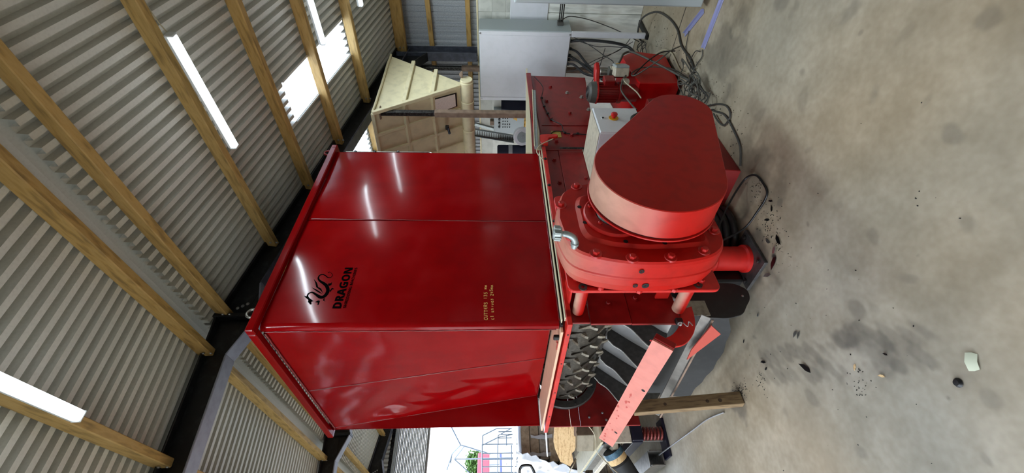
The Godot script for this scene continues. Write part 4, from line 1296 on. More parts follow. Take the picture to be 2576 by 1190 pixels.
func build_ram(t: Node3D) -> void:
	var za := -1.829
	# feed housing to the right of the chamber
	var h := MB.new()
	h.prism(poly([2.745, 0.76, 3.985, 0.665, 4.01, 1.19, 2.745, 1.17]), V(0, 0, -2.9), Vector3.RIGHT, Vector3.UP, V(0, 0, 2.9 + za + 0.004), 0.003)
	var ho := part(h, "feed_housing", M.red_dusty, t)
	part(MB.new().box(V(3.1, 0.955, za + 0.006), V(0.008, 0.4, 0.006), 0.001), "panel_joint", M.weld, ho)
	for p in [[3.77, 1.02], [3.66, 0.88], [3.58, 0.76], [3.36, 0.73], [3.3, 0.9], [3.5, 1.08], [3.2, 1.07], [2.95, 0.93], [2.86, 0.77], [3.06, 0.76], [2.86, 1.06], [3.12, 0.72]]:
		part(MB.new().bolt(V(p[0], p[1], za + 0.004), Vector3.BACK, 0.013, 0.018), "bolt", M.bright if p[1] < 0.9 else M.red_dusty, ho)
	part(MB.new().box(V(3.37, 1.21, za + 0.0), V(1.3, 0.045, 0.05), 0.003), "housing_flange", M.red_dusty, ho)
	part(MB.new().prism(poly([2.7, 1.256, 4.16, 1.212, 4.15, 1.226, 2.7, 1.305]), V(0, 0, za - 0.02), Vector3.RIGHT, Vector3.UP, V(0, 0, 0.03), 0.001), "lid_edge", M.cream_edge, ho, "cream painted lid edge")
	part(MB.new().prism(poly([2.7, 1.19, 3.2, 1.19, 2.7, 1.225]), V(0, 0, za + 0.03), Vector3.RIGHT, Vector3.UP, V(0, 0, 0.006), 0.001), "cream_plate", M.cream_edge, ho)
	part(MB.new().bar(V(2.68, 1.232, -1.765), V(3.56, 1.19, -1.765), 0.03, 0.026), "tube_bar", M.gal, ho, "grey tube bar with cream edges")
	part(MB.new().bar(V(2.68, 1.247, -1.748), V(3.565, 1.2045, -1.748), 0.006, 0.006), "bar_edge", M.cream_edge, ho)
	part(MB.new().box(V(2.965, 1.05, za + 0.006), V(0.09, 0.075, 0.003), 0.001), "rating_plate", M.plate_yellow, ho, "yellow rating plate")
	# hooked catch
	var hk := rounded(poly([2.74, 1.2, 2.86, 1.195, 2.87, 1.06, 2.835, 1.055, 2.82, 1.13, 2.77, 1.14, 2.72, 1.14]), 0.02, 3)
	part(MB.new().prism(hk, V(0, 0, -1.78), Vector3.RIGHT, Vector3.UP, V(0, 0, 0.02), 0.003), "hooked_catch", M.red_edge, t)
	var hd := MB.new()
	hd.cyl(V(2.735, 1.05, za + 0.03), V(2.735, 0.86, za + 0.03), 0.008, 10)
	part(hd, "catch_rod", M.steel_dark, t)
	part(MB.new().lathe(V(2.74, 0.85, za), Vector3.BACK, [Vector2(0.035, 0), Vector2(0.03, 0.012), Vector2(0.01, 0.03), Vector2(0, 0.03)], 5, true), "catch_knob", M.rusty, t)
	# control box with its emergency stop
	var bx := MB.new().box(V(2.535, 0.72, -1.635), V(0.32, 0.31, 0.37), 0.006)
	var box := part(bx, "control_box", M.white_box, t, "white control box with a red stop button")
	part(MB.new().box(V(2.535, 0.876, -1.635), V(0.316, 0.003, 0.366), 0.001), "cream_lit_top", M.white_dirty, box, "top coloured cream for the light on it")  # thin cream sheet paints the light on the upper face
	part(MB.new().box(V(2.535, 0.72, -1.447), V(0.308, 0.296, 0.008), 0.003), "box_door", M.white_box, box)
	var ys := MB.new().lathe(V(2.552, 0.752, -1.443), Vector3.BACK, [Vector2(0.032, 0), Vector2(0.032, 0.004), Vector2(0, 0.004)], 28)
	var yd := part(ys, "stop_collar", M.yellow, box)
	part(MB.new().lathe(V(2.552, 0.752, -1.439), Vector3.BACK, [Vector2(0.012, 0), Vector2(0.012, 0.014), Vector2(0.021, 0.016), Vector2(0.022, 0.028), Vector2(0.017, 0.034), Vector2(0, 0.036)], 28), "stop_button", M.stop_red, box, "red mushroom stop button")
	part(MB.new().box(V(2.552, 0.822, -1.442), V(0.03, 0.026, 0.003), 0.001), "selector_plate", M.lamp_body, box)
	part(MB.new().box(V(2.549, 0.824, -1.439), V(0.012, 0.012, 0.01), 0.002), "selector_knob", M.black, box)
	var lo := MB.new()
	var ring := []
	for i in 21: ring.append(V(2.3745, 0.79 + cos(i * TAU / 20) * 0.045, -1.6 + sin(i * TAU / 20) * 0.045))
	lo.tube(ring, 0.002, 5)
	part(lo, "round_mark", M.soft_grey, box)
	# hose arch beside the box
	part(MB.new().tube(curve([V(2.32, 0.6, -1.42), V(2.36, 0.66, -1.38), V(2.45, 0.665, -1.38), V(2.52, 0.58, -1.38)]), 0.012, 8), "hose", M.black_gloss, t)
	# thin control wires with ties
	var w := za + 0.012
	part(MB.new().tube(curve([V(3.95, 1.16, w + 0.01), V(3.7, 1.1, w + 0.03), V(3.55, 1.12, w), V(3.4, 1.11, w), V(3.28, 1.09, w), V(3.18, 1.07, w), V(3.08, 1.0, w + 0.012), V(2.98, 0.98, w), V(2.96, 0.85, w), V(2.95, 0.74, w)]), 0.004, 6), "wire", M.cable_black, t)
	part(MB.new().tube(curve([V(2.99, 0.97, w), V(3.0, 1.06, w), V(2.94, 1.1, w), V(2.9, 1.06, w)]), 0.0035, 6), "wire", M.cable_black, t)
	part(MB.new().tube(curve([V(2.79, 1.1, -1.755), V(2.7, 1.2, -1.75), V(2.62, 1.235, -1.755), V(2.56, 1.2, -1.775), V(2.54, 1.18, -1.79)]), 0.004, 6), "wire", M.cable_white, t)
	var tie := MB.new()
	for p in [[3.55, 1.12], [3.4, 1.11], [3.28, 1.09], [3.18, 1.07], [2.98, 0.98], [2.97, 0.88]]: tie.box(V(p[0], p[1], w), V(0.016, 0.022, 0.014), 0.003)
	part(tie, "wire_ties", M.black, t)

# ---------------------------------------------------------------- what stands to the right, along the boarded wall
func cable(pts: Array, r: float, m: Material, label: String, group := "", called := "cable") -> void:
	solo(MB.new().tube(curve(pts, 6), r, 8), called, m, label, "cable", group)

func build_right_side() -> void:
	build_cabinets()
	build_cream_hopper()
	build_panel_corner()
	build_power_pack()
	build_cables()

func build_cabinets() -> void:
	var t := thing("electrical_cabinet", "large white electrical cabinet on two legs before the boarded wall", "cabinet", V(4.4, 0, -2.31))
	part(MB.new().box(V(4.405, 1.23, -2.315), V(0.25, 0.92, 0.77), 0.004), "body", M.cabinet_grey, t)
	part(MB.new().box(V(4.272, 1.23, -2.315), V(0.02, 0.905, 0.69), 0.006), "door", M.white_box, t)
	for z in [-1.955, -2.678]:
		part(MB.new().box(V(4.271, 1.23, z), V(0.022, 0.918, 0.036), 0.003), "side_lip", M.white_box, t)
		var sc := MB.new()
		for y in [0.785, 1.675]: sc.bolt(V(4.26, y, z), Vector3.LEFT, 0.007, 0.004)
		part(sc, "screws", M.zinc, t)
		part(MB.new().bar(V(4.275, 0.77, z), V(4.275, 0.03, z), 0.03, 0.052, Vector3.BACK), "leg", M.white_box, t)
		part(MB.new().bar(V(4.24, 0.015, z), V(4.58, 0.015, z), 0.05, 0.028), "foot_bar", M.black, t)
	for z in [-2.04, -2.12, -2.19, -2.235, -2.285]:
		part(MB.new().lathe(V(4.31, 0.772, z), Vector3.DOWN, [Vector2(0.014, 0), Vector2(0.016, 0.006), Vector2(0.016, 0.02), Vector2(0.011, 0.034), Vector2(0, 0.034)], 12), "gland", M.black, t)
	part(MB.new().box(V(4.43, 0.872, -1.915), V(0.07, 0.06, 0.032), 0.004), "conduit_gland", M.soft_grey, t)
	for i in 3:
		var y := 0.852 + i * 0.018
		solo(MB.new().cyl(V(4.425, y, -1.9), V(4.425, y, -1.0), 0.006, 10), "conduit", M.steel_dark, "%s of the three thin steel conduits joining the two cabinets" % ["lowest", "middle one", "uppermost"][i], "pipe", "conduits between the cabinets")
	var c2 := thing("steel_cabinet", "tall pale grey steel cabinet standing right of the white cabinet, cut by the picture edge", "cabinet", V(3.5, 0, -0.9))
	part(MB.new().box(V(3.49, 0.72, -0.87), V(0.5, 1.36, 0.8), 0.006), "body", M.cabinet_grey, c2)
	part(MB.new().box(V(3.236, 0.72, -0.87), V(0.014, 1.34, 0.78), 0.004), "door", M.cabinet_grey, c2)
	part(MB.new().box(V(3.5, 0.02, -0.87), V(0.44, 0.04, 0.72), 0.0), "plinth", M.black, c2)
	part(MB.new().bar(V(3.226, 0.8, -1.21), V(3.226, 0.92, -1.21), 0.012, 0.02, Vector3.BACK), "handle", M.black, c2)
	var wb := MB.new().box(V(4.625, 1.178, -1.72), V(0.03, 0.39, 0.62), 0.004)
	solo(wb, "board", M.white_box, "blank white board fixed on the wall beside the white cabinet", "board")

func build_cream_hopper() -> void:
	var t := thing("cream_hopper", "cream painted ribbed steel hopper behind the red hopper, with a small window", "hopper", V(3.6, 0, -2.6))
	var a := V(3.16, 2.56, -2.14)
	var b := V(4.13, 2.555, -2.14)
	var c := V(3.62, 1.85, -2.15)
	var d := V(3.68, 1.85, -2.15)
	var a2 := V(3.16, 2.6, -2.95)
	var c2 := V(3.62, 1.85, -2.95)
	var b2 := V(4.13, 2.56, -2.95)
	var d2 := V(3.68, 1.85, -2.95)
	part(MB.new().slab([[a, b], [c, d]], Vector3.BACK, V(0, 0, -0.006)), "end_panel", M.cream, t)
	part(MB.new().slab([[a, a2], [c, c2]], Vector3.LEFT, V(0.006, 0, 0)), "side_panel", M.cream, t)
	part(MB.new().slab([[b, b2], [d, d2]], Vector3.RIGHT, V(-0.006, 0, 0)), "side_panel", M.cream, t)
	part(MB.new().slab([[a2, b2], [c2, d2]], Vector3.FORWARD, V(0, 0, 0.006)), "end_panel", M.cream, t)
	# bent top edge
	var lip := MB.new()
	var pts := []
	for i in 13: pts.append(a.lerp(b, i / 12.0) + V(0, rng.randf_range(-0.004, 0.004), 0.008 + rng.randf_range(0, 0.006)))
	lip.tube(pts, 0.011, 8)
	part(lip, "rolled_edge", M.cream, t)
	part(MB.new().bar(a, a2, 0.03, 0.03), "top_rail", M.cream, t)
	for y in [2.32, 2.09]:
		var f: float = (2.56 - y) / 0.71
		var p := a.lerp(c, f) + V(0.01, 0, 0.012)
		var q := b.lerp(d, f) + V(0.012, 0, 0.012)
		part(MB.new().bar(p, q + V(0.02, 0.0, 0), 0.028, 0.035), "rib", M.cream, t)
		part(MB.new().bar(p + V(-0.016, 0, -0.01), a2.lerp(c2, f) + V(-0.006, 0, 0), 0.03, 0.035, V(-1, 0.6, 0)), "rib", M.cream, t)
	part(MB.new().bar(a + V(-0.012, 0, 0.008), c + V(-0.012, 0, 0.008), 0.032, 0.032, V(0, 0, 1)), "corner_rail", M.cream, t)
	for z in [-2.36, -2.56, -2.76]:
		part(MB.new().bar(V(3.148, 2.58, z), V(3.61, 1.86, z - 0.02), 0.028, 0.024, V(-1, -0.6, 0)), "rib", M.cream, t)
	# window
	var n := V(-0.84, -0.54, 0).normalized()
	var w := MB.new()
	var w0 := a.lerp(c, 0.66)
	var w1 := a.lerp(c, 0.95)
	w.slab([[w0 + V(-0.012, 0, -0.04), w0 + V(-0.012, 0, -0.2)], [w1 + V(-0.012, 0, -0.05), w1 + V(-0.012, 0, -0.19)]], n, V(0.008, 0, 0))
	var wm := part(w, "window_frame", M.black_gloss, t)
	part(MB.new().slab([[w0.lerp(w1, 0.06) + V(-0.016, 0, -0.048), w0.lerp(w1, 0.06) + V(-0.016, 0, -0.192)], [w0.lerp(w1, 0.94) + V(-0.016, 0, -0.057), w0.lerp(w1, 0.94) + V(-0.016, 0, -0.182)]], n, V(0.004, 0, 0)), "window_pane", M.pane, wm)
	# blue fitting
	part(MB.new().box(V(3.5, 1.99, -2.52), V(0.03, 0.035, 0.04), 0.004), "clamp_plate", M.steel_dark, t)
	part(MB.new().cyl(V(3.485, 1.98, -2.52), V(3.44, 1.965, -2.55), 0.012, 12), "blue_knob", M.navy, t)
	# pipe along the foot with its collars
	var pipe := MB.new()
	pipe.cyl(V(3.62, 1.79, -2.08), V(3.62, 1.79, -3.0), 0.055, 28, 0.003)
	part(pipe, "bottom_pipe", M.cream, t)
	for z in [-2.1, -2.3, -2.62]: part(MB.new().cyl(V(3.62, 1.79, z), V(3.62, 1.79, z - 0.015), 0.062, 28, 0.003), "pipe_collar", M.cream, t)
	part(MB.new().lathe(V(3.66, 1.82, -2.06), Vector3.UP, [Vector2(0.0, 0), Vector2(0.03, 0.005), Vector2(0.028, 0.02), Vector2(0.01, 0.035), Vector2(0, 0.036)], 14), "knob", M.rusty, t)
	for q in [[3.215, -2.17, 2.51, "left of the cream hopper, meeting its top corner"], [4.56, -2.49, 2.4, "right of the cream hopper, half hidden by the white cabinet"]]:
		var p := thing("rusty_post", "rusty brown square steel post %s" % q[3], "post", V(q[0], 1.19 if q[0] < 4 else 0.0, q[1]), 0.0, "steel posts at the cream hopper")
		var y0 := 1.19 if q[0] < 4 else 0.0     # the left one stands on the feed housing
		part(MB.new().bar(V(q[0], y0, q[1]), V(q[0], 2.05 if q[0] < 4 else 1.9, q[1]), 0.052, 0.052, Vector3.BACK, 0.005), "lower_tube", M.rusty, p)
		part(MB.new().bar(V(q[0], 1.88, q[1]), V(q[0], q[2], q[1]), 0.042, 0.042, Vector3.BACK, 0.005), "upper_tube", M.steel_dark, p)
		part(MB.new().box(V(q[0], q[2], q[1]), V(0.085, 0.01, 0.085), 0.002), "head_plate", M.rusty, p)
		part(MB.new().box(V(q[0], y0 + 0.005, q[1]), V(0.12, 0.01, 0.12), 0.002), "foot_plate", M.rusty, p)

func build_panel_corner() -> void:
	# control panel on the wall behind the post
	var t := thing("control_panel", "grey control panel with rows of buttons on the far wall", "control panel", V(4.7, 1.1, -3.2))
	part(MB.new().box(V(4.6, 1.325, -3.2), V(0.06, 0.43, 0.36), 0.006), "panel_box", M.cabinet_grey, t)
	for i in 4: part(MB.new().lathe(V(4.568, 1.47, -3.1 - i * 0.055), Vector3.LEFT, [Vector2(0.014, 0), Vector2(0.013, 0.02), Vector2(0, 0.021)], 14), "rotary_knob", M.black, t)
	for i in 4:
		for j in 5:
			if i == 3 and j < 3: continue
			part(MB.new().cyl(V(4.569, 1.425 - i * 0.028, -3.1 - j * 0.043), V(4.561, 1.425 - i * 0.028, -3.1 - j * 0.043), 0.008, 10), "push_button", M.stop_red if i == 2 and j == 0 else M.black, t)
	part(MB.new().prism(poly([0, 0, 0.06, 0, 0.03, 0.05]), V(4.568, 1.25, -3.12), Vector3.FORWARD, Vector3.UP, V(-0.002, 0, 0)), "warning_sticker", M.yellow, t)
	part(MB.new().box(V(4.567, 1.15, -3.2), V(0.003, 0.022, 0.3), 0.0), "warning_strip", M.yellow, t)
	for i in 12: part(MB.new().box(V(4.565, 1.15, -3.09 - i * 0.02), V(0.002, 0.01, 0.009), 0.0), "strip_mark", M.ink, t)
	part(MB.new().box(V(4.6, 1.56, -3.22), V(0.06, 0.05, 0.06), 0.004), "gland_box", M.rusty, t)
	# slotted tray
	var tr := thing("cable_tray", "bright slotted metal cable tray hanging beside the control panel", "tray", V(4.02, 1.3, -3.0))
	var b := MB.new()
	b.bar(V(4.02, 1.9, -2.92), V(4.02, 1.31, -3.03), 0.085, 0.008, V(-1, 0, 0))
	b.bar(V(4.005, 1.9, -2.875), V(4.005, 1.31, -2.985), 0.006, 0.03, V(-1, 0, 0))
	b.bar(V(4.005, 1.9, -2.965), V(4.005, 1.31, -3.075), 0.006, 0.03, V(-1, 0, 0))
	part(b, "tray_channel", M.gal, tr)
	for i in 22:
		var p := V(4.014, 1.88, -2.925).lerp(V(4.014, 1.33, -3.028), i / 21.0)
		part(MB.new().box(p, V(0.002, 0.01, 0.06), 0.0), "slot", M.soft_grey, tr)
	solo(MB.new().bar(V(4.61, 1.78, -3.26), V(4.61, 1.46, -3.36), 0.04, 0.03, V(-1, 0, 0)), "strut_channel", M.gal, "short galvanised channel hanging left of the slotted tray", "channel")
	# spool, roll, cloth
	var sp := thing("cable_spool", "white drum of pale twine with a grey label, beside the slotted tray", "spool", V(3.93, 1.12, -2.97))
	part(MB.new().cyl(V(3.97, 1.23, -2.95), V(3.91, 1.22, -2.93), 0.1, 28, 0.006), "drum", M.white_box, sp)
	part(MB.new().cyl(V(3.912, 1.22, -2.931), V(3.907, 1.219, -2.929), 0.065, 24, 0.001), "drum_label", M.cabinet_grey, sp)
	part(MB.new().cyl(V(3.907, 1.219, -2.929), V(3.903, 1.218, -2.928), 0.018, 14), "drum_hub", M.white_side, sp)
	var bl := thing("blue_roll", "dark blue roll with a pale band, just above the red hopper's edge", "roll", V(3.9, 1.1, -3.1))
	part(MB.new().cyl(V(3.9, 1.5, -3.12), V(3.9, 1.12, -3.12), 0.07, 24, 0.012), "roll_body", M.blue_cloth, bl)
	part(MB.new().cyl(V(3.9, 1.375, -3.12), V(3.9, 1.33, -3.12), 0.0725, 24, 0.002), "roll_band", M.white_side, bl)
	var bk := thing("bench", "workbench carrying the spool and the blue roll, hidden behind the machine", "bench", V(3.95, 0, -3.05))
	part(MB.new().box(V(3.98, 1.09, -3.05), V(0.4, 0.04, 0.42), 0.004), "bench_top", M.lumber, bk)
	for s in [[3.82, -2.88], [4.14, -2.88], [3.82, -3.22], [4.14, -3.22]]: part(MB.new().box(V(s[0], 0.535, s[1]), V(0.05, 1.07, 0.05), 0.004), "leg", M.lumber, bk)
	var bn := MB.new()
	bn.lathe(V(4.5, 1.45, -2.9), Vector3.DOWN, [Vector2(0, 0), Vector2(0.1, 0), Vector2(0.12, 0.1), Vector2(0.12, 0.34), Vector2(0, 0.34)], 8, true)
	solo(bn, "hanging_sack", M.blue_cloth, "dark blue-grey sack hanging on the wall above the control panel", "sack")

func build_power_pack() -> void:
	var t := thing("hydraulic_power_pack", "red hydraulic power pack with a ribbed motor, valve block and grey junction boxes", "pump unit", V(3.4, 0, -2.0))
	var tank := MB.new()
	tank.prism(poly([3.17, 0.03, 3.64, 0.03, 3.7, 0.3, 3.6, 0.43, 3.2, 0.375, 3.17, 0.36]), V(0, 0, -2.3), Vector3.RIGHT, Vector3.UP, V(0, 0, 0.47), 0.006)
	part(tank, "tank", M.red_tank, t)
	part(MB.new().box(V(3.43, 0.02, -2.06), V(0.42, 0.04, 0.4), 0.0), "tank_feet", M.black, t)
	# pump housing, motor, cowl, standing on the tank
	var c := V(3.2, 0, -1.94)
	var lathe := MB.new().lathe(V(c.x, 0.36, c.z), Vector3.UP, [Vector2(0.07, 0), Vector2(0.07, 0.13), Vector2(0.085, 0.135), Vector2(0.085, 0.155), Vector2(0.06, 0.16), Vector2(0, 0.16)], 20)
	part(lathe, "pump_coupling", M.red_dusty, t)
	var mb := MB.new().lathe(V(c.x, 0.52, c.z), Vector3.UP, [Vector2(0.0, 0), Vector2(0.068, 0), Vector2(0.068, 0.17), Vector2(0.0, 0.17)], 24)
	var mot := part(mb, "motor", M.red_dusty, t)
	for i in 20:
		var a := TAU * i / 20.0
		var r := V(cos(a), 0, sin(a))
		part(MB.new().bar(V(c.x, 0.53, c.z) + r * 0.072, V(c.x, 0.685, c.z) + r * 0.072, 0.005, 0.02, r, 0.001), "fin", M.red_dusty, mot)
	part(MB.new().cyl(V(c.x, 0.688, c.z), V(c.x, 0.703, c.z), 0.092, 8, 0.002, true), "end_ring", M.red_matte, mot)
	var cw := MB.new().lathe(V(c.x, 0.703, c.z), Vector3.UP, [Vector2(0.088, 0), Vector2(0.08, 0.045), Vector2(0.066, 0.06), Vector2(0.05, 0.064), Vector2(0, 0.064)], 24)
	var cowl := part(cw, "fan_cowl", M.soft_grey, mot)
	for k in 3: part(MB.new().lathe(V(c.x, 0.7675, c.z), Vector3.UP, [Vector2(0.018 + k * 0.013, 0), Vector2(0.02 + k * 0.013, 0.002), Vector2(0.024 + k * 0.013, 0.002), Vector2(0.026 + k * 0.013, 0)], 24), "grille_ring", M.black, cowl)
	part(MB.new().box(V(c.x + 0.03, 0.6, c.z + 0.09), V(0.09, 0.09, 0.05), 0.006), "terminal_cover", M.red_dusty, mot)
	# paper tag
	part(MB.new().lathe(V(3.24, 0.46, -1.86), V(-0.5, 0.1, 1), [Vector2(0.036, 0), Vector2(0.036, 0.002), Vector2(0, 0.002)], 20), "paper_tag", M.white_dirty, t)
	# valve block
	var v := MB.new()
	v.prism(poly([-0.09, -0.035, -0.02, -0.05, 0.05, -0.045, 0.1, -0.02, 0.09, 0.03, 0.02, 0.045, -0.04, 0.03, -0.09, 0.035]), V(3.42, 0.645, -1.9), V(0.8, 0, 0.6).normalized(), V(-0.6, 0, 0.8).normalized(), V(0, 0.035, 0), 0.006)
	var vb := part(v, "valve_plate", M.red_matte, t)
	part(MB.new().cyl(V(3.4, 0.56, -1.87), V(3.4, 0.645, -1.87), 0.03, 20), "valve_coil", M.bright, vb)
	part(MB.new().box(V(3.36, 0.55, -1.84), V(0.07, 0.075, 0.06), 0.006), "plug", M.soft_grey, vb)
	part(MB.new().box(V(3.36, 0.548, -1.808), V(0.05, 0.05, 0.006), 0.002), "plug_face", M.white_dirty, vb)
	part(MB.new().bar(V(3.43, 0.4, -1.9), V(3.43, 0.65, -1.9), 0.05, 0.05, Vector3.BACK), "valve_stand", M.red_dusty, vb)
	# junction boxes
	var e := Basis(Vector3.UP, 0.35)
	var jb := part(MB.new().box(V(3.31, 0.5, -1.81), V(0.13, 0.12, 0.07), 0.008, e), "junction_box", M.white_dirty, t)
	part(MB.new().box(V(3.325, 0.5, -1.77), V(0.125, 0.115, 0.02), 0.008, e), "box_lid", M.cabinet_grey, jb)
	part(MB.new().box(V(3.34, 0.525, -1.758), V(0.04, 0.03, 0.002), 0.0, e), "box_sticker", M.yellow, jb)

func build_cables() -> void:
	var g := "black supply cables under the white cabinet"
	cable([V(4.31, 0.76, -2.04), V(4.25, 0.609, -2.0), V(4.17, 0.379, -1.98), V(4.104, 0.229, -1.989), V(3.978, 0.182, -2.0), V(3.891, 0.146, -2.02), V(3.8, 0.05, -2.1)], 0.0143, M.cable_black, "thickest black cable, arching from the white cabinet's nearest gland", g)
	cable([V(4.31, 0.76, -2.12), V(4.2, 0.70, -2.1), V(3.99, 0.641, -2.1), V(3.75, 0.58, -2.085), V(3.56, 0.562, -2.03)], 0.0115, M.cable_black, "thick black cable from the second gland, dipping to the valve block", g)
	cable([V(4.31, 0.76, -2.19), V(4.1, 0.7, -2.14), V(3.88, 0.633, -2.11), V(3.689, 0.574, -2.07), V(3.5, 0.545, -2.0)], 0.0115, M.cable_black, "thick black cable from the third gland, running just under the second", g)
	cable([V(4.31, 0.76, -2.235), V(4.08, 0.715, -2.13), V(3.957, 0.641, -2.11), V(3.764, 0.573, -2.072), V(3.5, 0.52, -1.99)], 0.0072, M.cable_black, "black cable from the fourth gland, thinner than its neighbours", g)
	cable([V(4.31, 0.76, -2.285), V(4.08, 0.74, -2.17), V(3.852, 0.671, -2.135), V(3.689, 0.585, -2.07), V(3.5, 0.5, -1.97)], 0.0115, M.cable_black, "lowest thick black cable, from the gland farthest left", g)
	g = "thin wires behind the power pack"
	cable([V(4.33, 0.76, -2.0), V(4.113, 0.622, -1.977), V(3.93, 0.493, -1.993), V(3.723, 0.452, -1.95), V(3.5, 0.55, -1.9)], 0.0036, M.cable_black, "thin black wire crossing down from the cabinet leg to the valve", g)
	cable([V(4.364, 0.13, -1.999), V(4.211, 0.268, -2.071), V(4.141, 0.509, -2.143), V(4.1, 0.679, -2.22), V(4.2, 0.77, -2.3)], 0.0032, M.cable_black, "thin black wire climbing from the foot bar to the cabinet floor", g)
	cable([V(4.318, 0.124, -2.038), V(4.183, 0.348, -2.099), V(4.1, 0.56, -2.18), V(4.15, 0.7, -2.27), V(4.25, 0.77, -2.34)], 0.0032, M.cable_dusty, "dusty thin wire climbing beside the black one to the cabinet floor", g)
	cable([V(4.43, 0.87, -1.9), V(4.5, 0.78, -1.88), V(4.57, 0.586, -1.93), V(4.55, 0.39, -1.979), V(4.45, 0.239, -1.999), V(4.32, 0.06, -2.037)], 0.0044, M.cable_dusty, "grey cable bowing against the pale wall from the conduit gland", g)
	cable([V(4.078, 0.235, -1.984), V(4.141, 0.415, -2.007), V(4.194, 0.521, -2.034), V(4.3, 0.7, -2.03)], 0.0036, M.cable_black, "thin black wire sagging below the thickest cable", g)
	cable([V(4.3, 0.4, -2.1), V(4.0, 0.5, -2.16), V(3.8, 0.6, -2.2), V(3.6, 0.66, -2.12)], 0.0032, M.cable_black, "thin black wire slanting behind the thick cables", g)
	g = "cables lying on the floor by the power pack"
	cable([V(4.35, 0.02, -2.05), V(4.3, 0.1, -1.95), V(4.231, 0.12, -1.772), V(4.158, 0.03, -1.678), V(3.857, 0.012, -1.604), V(3.595, 0.012, -1.589), V(3.419, 0.012, -1.638), V(3.175, 0.012, -1.629), V(3.035, 0.012, -1.66)], 0.0088, M.cable_dusty, "dusty cable in one wide arc over the floor near the wall", g)
	cable([V(3.4, 0.51, -1.83), V(3.52, 0.45, -1.8), V(3.584, 0.42, -1.8), V(3.608, 0.36, -1.79), V(3.489, 0.3, -1.763), V(3.293, 0.196, -1.74), V(3.154, 0.1, -1.735), V(3.005, 0.03, -1.716), V(2.885, 0.012, -1.701)], 0.0092, M.cable_grey, "thick grey cable looping from the junction box over the red tank", g)
	cable([V(2.75, 0.01, -1.85), V(2.6, 0.012, -1.7), V(2.553, 0.01, -1.679), V(2.421, 0.01, -1.621), V(2.249, 0.01, -1.623), V(2.118, 0.01, -1.646), V(2.025, 0.01, -1.72)], 0.0064, M.cable_dusty, "dark cable trailing along the floor under the belt guard", g)
	cable([V(2.8, 0.01, -1.82), V(2.574, 0.01, -1.636), V(2.444, 0.01, -1.57), V(2.363, 0.01, -1.588), V(2.379, 0.01, -1.67), V(2.448, 0.02, -1.687), V(2.54, 0.02, -1.69)], 0.0060, M.cable_dusty, "loop of dusty cable by the motor plinth's front", g)
	cable([V(1.62, 0.235, -1.87), V(1.775, 0.138, -1.826), V(1.906, 0.03, -1.736), V(1.873, 0.01, -1.658), V(1.779, 0.01, -1.635), V(1.701, 0.01, -1.653), V(1.687, 0.012, -1.785), V(1.66, 0.05, -1.9), V(1.6, 0.2, -1.95)], 0.0060, M.cable_black, "black cable looping out on the floor under the gearbox", g)
	cable([V(3.38, 0.01, -1.5), V(3.323, 0.01, -1.624), V(3.216, 0.01, -1.667), V(3.053, 0.01, -1.661)], 0.0036, M.cable_dusty, "thin wire ending beside the shorter purple strip", g)
	cable([V(3.055, 0.01, -1.49), V(3.023, 0.01, -1.53), V(3.056, 0.012, -1.615), V(3.029, 0.02, -1.72), V(2.95, 0.012, -1.8)], 0.0044, M.cable_grey, "grey cable reaching the tip of the longer purple strip", g)
	cable([V(3.053, 0.022, -1.505), V(3.137, 0.02, -1.547), V(3.164, 0.012, -1.656), V(3.018, 0.02, -1.69), V(2.93, 0.02, -1.74)], 0.0036, M.cable_dusty, "thin dark wire curling beside the purple strip's tip", g)
	cable([V(3.381, 0.03, -1.62), V(3.25, 0.16, -1.6), V(3.2, 0.26, -1.66), V(3.2, 0.4, -1.78), V(3.28, 0.41, -1.81), V(3.36, 0.3, -1.8), V(3.3, 0.1, -1.77), V(3.1, 0.02, -1.74)], 0.0052, M.cable_grey, "grey cable in a standing loop before the red tank", g)
	cable([V(3.484, 0.02, -1.715), V(3.487, 0.13, -1.73), V(3.35, 0.28, -1.74), V(3.25, 0.4, -1.81)], 0.0052, M.cable_black, "black cable bent up the front of the red tank", g)
	cable([V(3.8, 0.05, -1.9), V(3.709, 0.03, -1.818), V(3.546, 0.012, -1.771), V(3.298, 0.012, -1.779), V(3.136, 0.012, -1.724)], 0.0064, M.cable_white, "pale cable lying flat along the foot of the tank", g)
	cable([V(3.27, 0.45, -1.8), V(3.187, 0.5, -1.83), V(3.1, 0.52, -1.86), V(2.95, 0.47, -1.88), V(2.85, 0.45, -1.87)], 0.0068, M.cable_grey, "grey cable from the junction box behind the control box", g)
	cable([V(3.26, 0.46, -1.82), V(3.19, 0.49, -1.82), V(3.13, 0.46, -1.83), V(3.0, 0.43, -1.81), V(2.9, 0.42, -1.8)], 0.0052, M.cable_white, "pale cable curving past the paper tag", g)
	# the coil heap
	var centres := [V(2.95, 0.02, -1.72), V(2.89, 0.03, -1.7), V(2.83, 0.03, -1.71), V(2.78, 0.02, -1.69), V(2.87, 0.05, -1.66), V(2.8, 0.05, -1.65), V(2.72, 0.02, -1.67), V(2.95, 0.03, -1.78), V(2.66, 0.02, -1.66), V(4.2, 0.02, -2.05), V(4.08, 0.02, -2.02), V(3.05, 0.04, -1.66)]
	for i in centres.size():
		var c: Vector3 = centres[i]
		var pts := []
		var r0 := rng.randf_range(0.055, 0.1)
		var ph := rng.randf() * TAU
		var tilt := rng.randf_range(0.1, 0.7)
		for k in 24:
			var a := ph + k * 0.36
			var r := r0 * (1.0 + 0.16 * sin(k * 0.9 + i))
			pts.append(c + V(cos(a) * r, 0.012 + absf(sin(a + ph)) * r * tilt, sin(a) * r * 0.8))
		solo(MB.new().tube(curve(pts, 3), rng.randf_range(0.003, 0.005), 7), "cable_coil", M.cable_grey if i % 3 else M.cable_dusty, "grey cable coiled loosely among the others on the floor by the red tank", "cable", "coils of grey cable on the floor")
	# dust and crumbs round the heap
	var cr := MB.new()
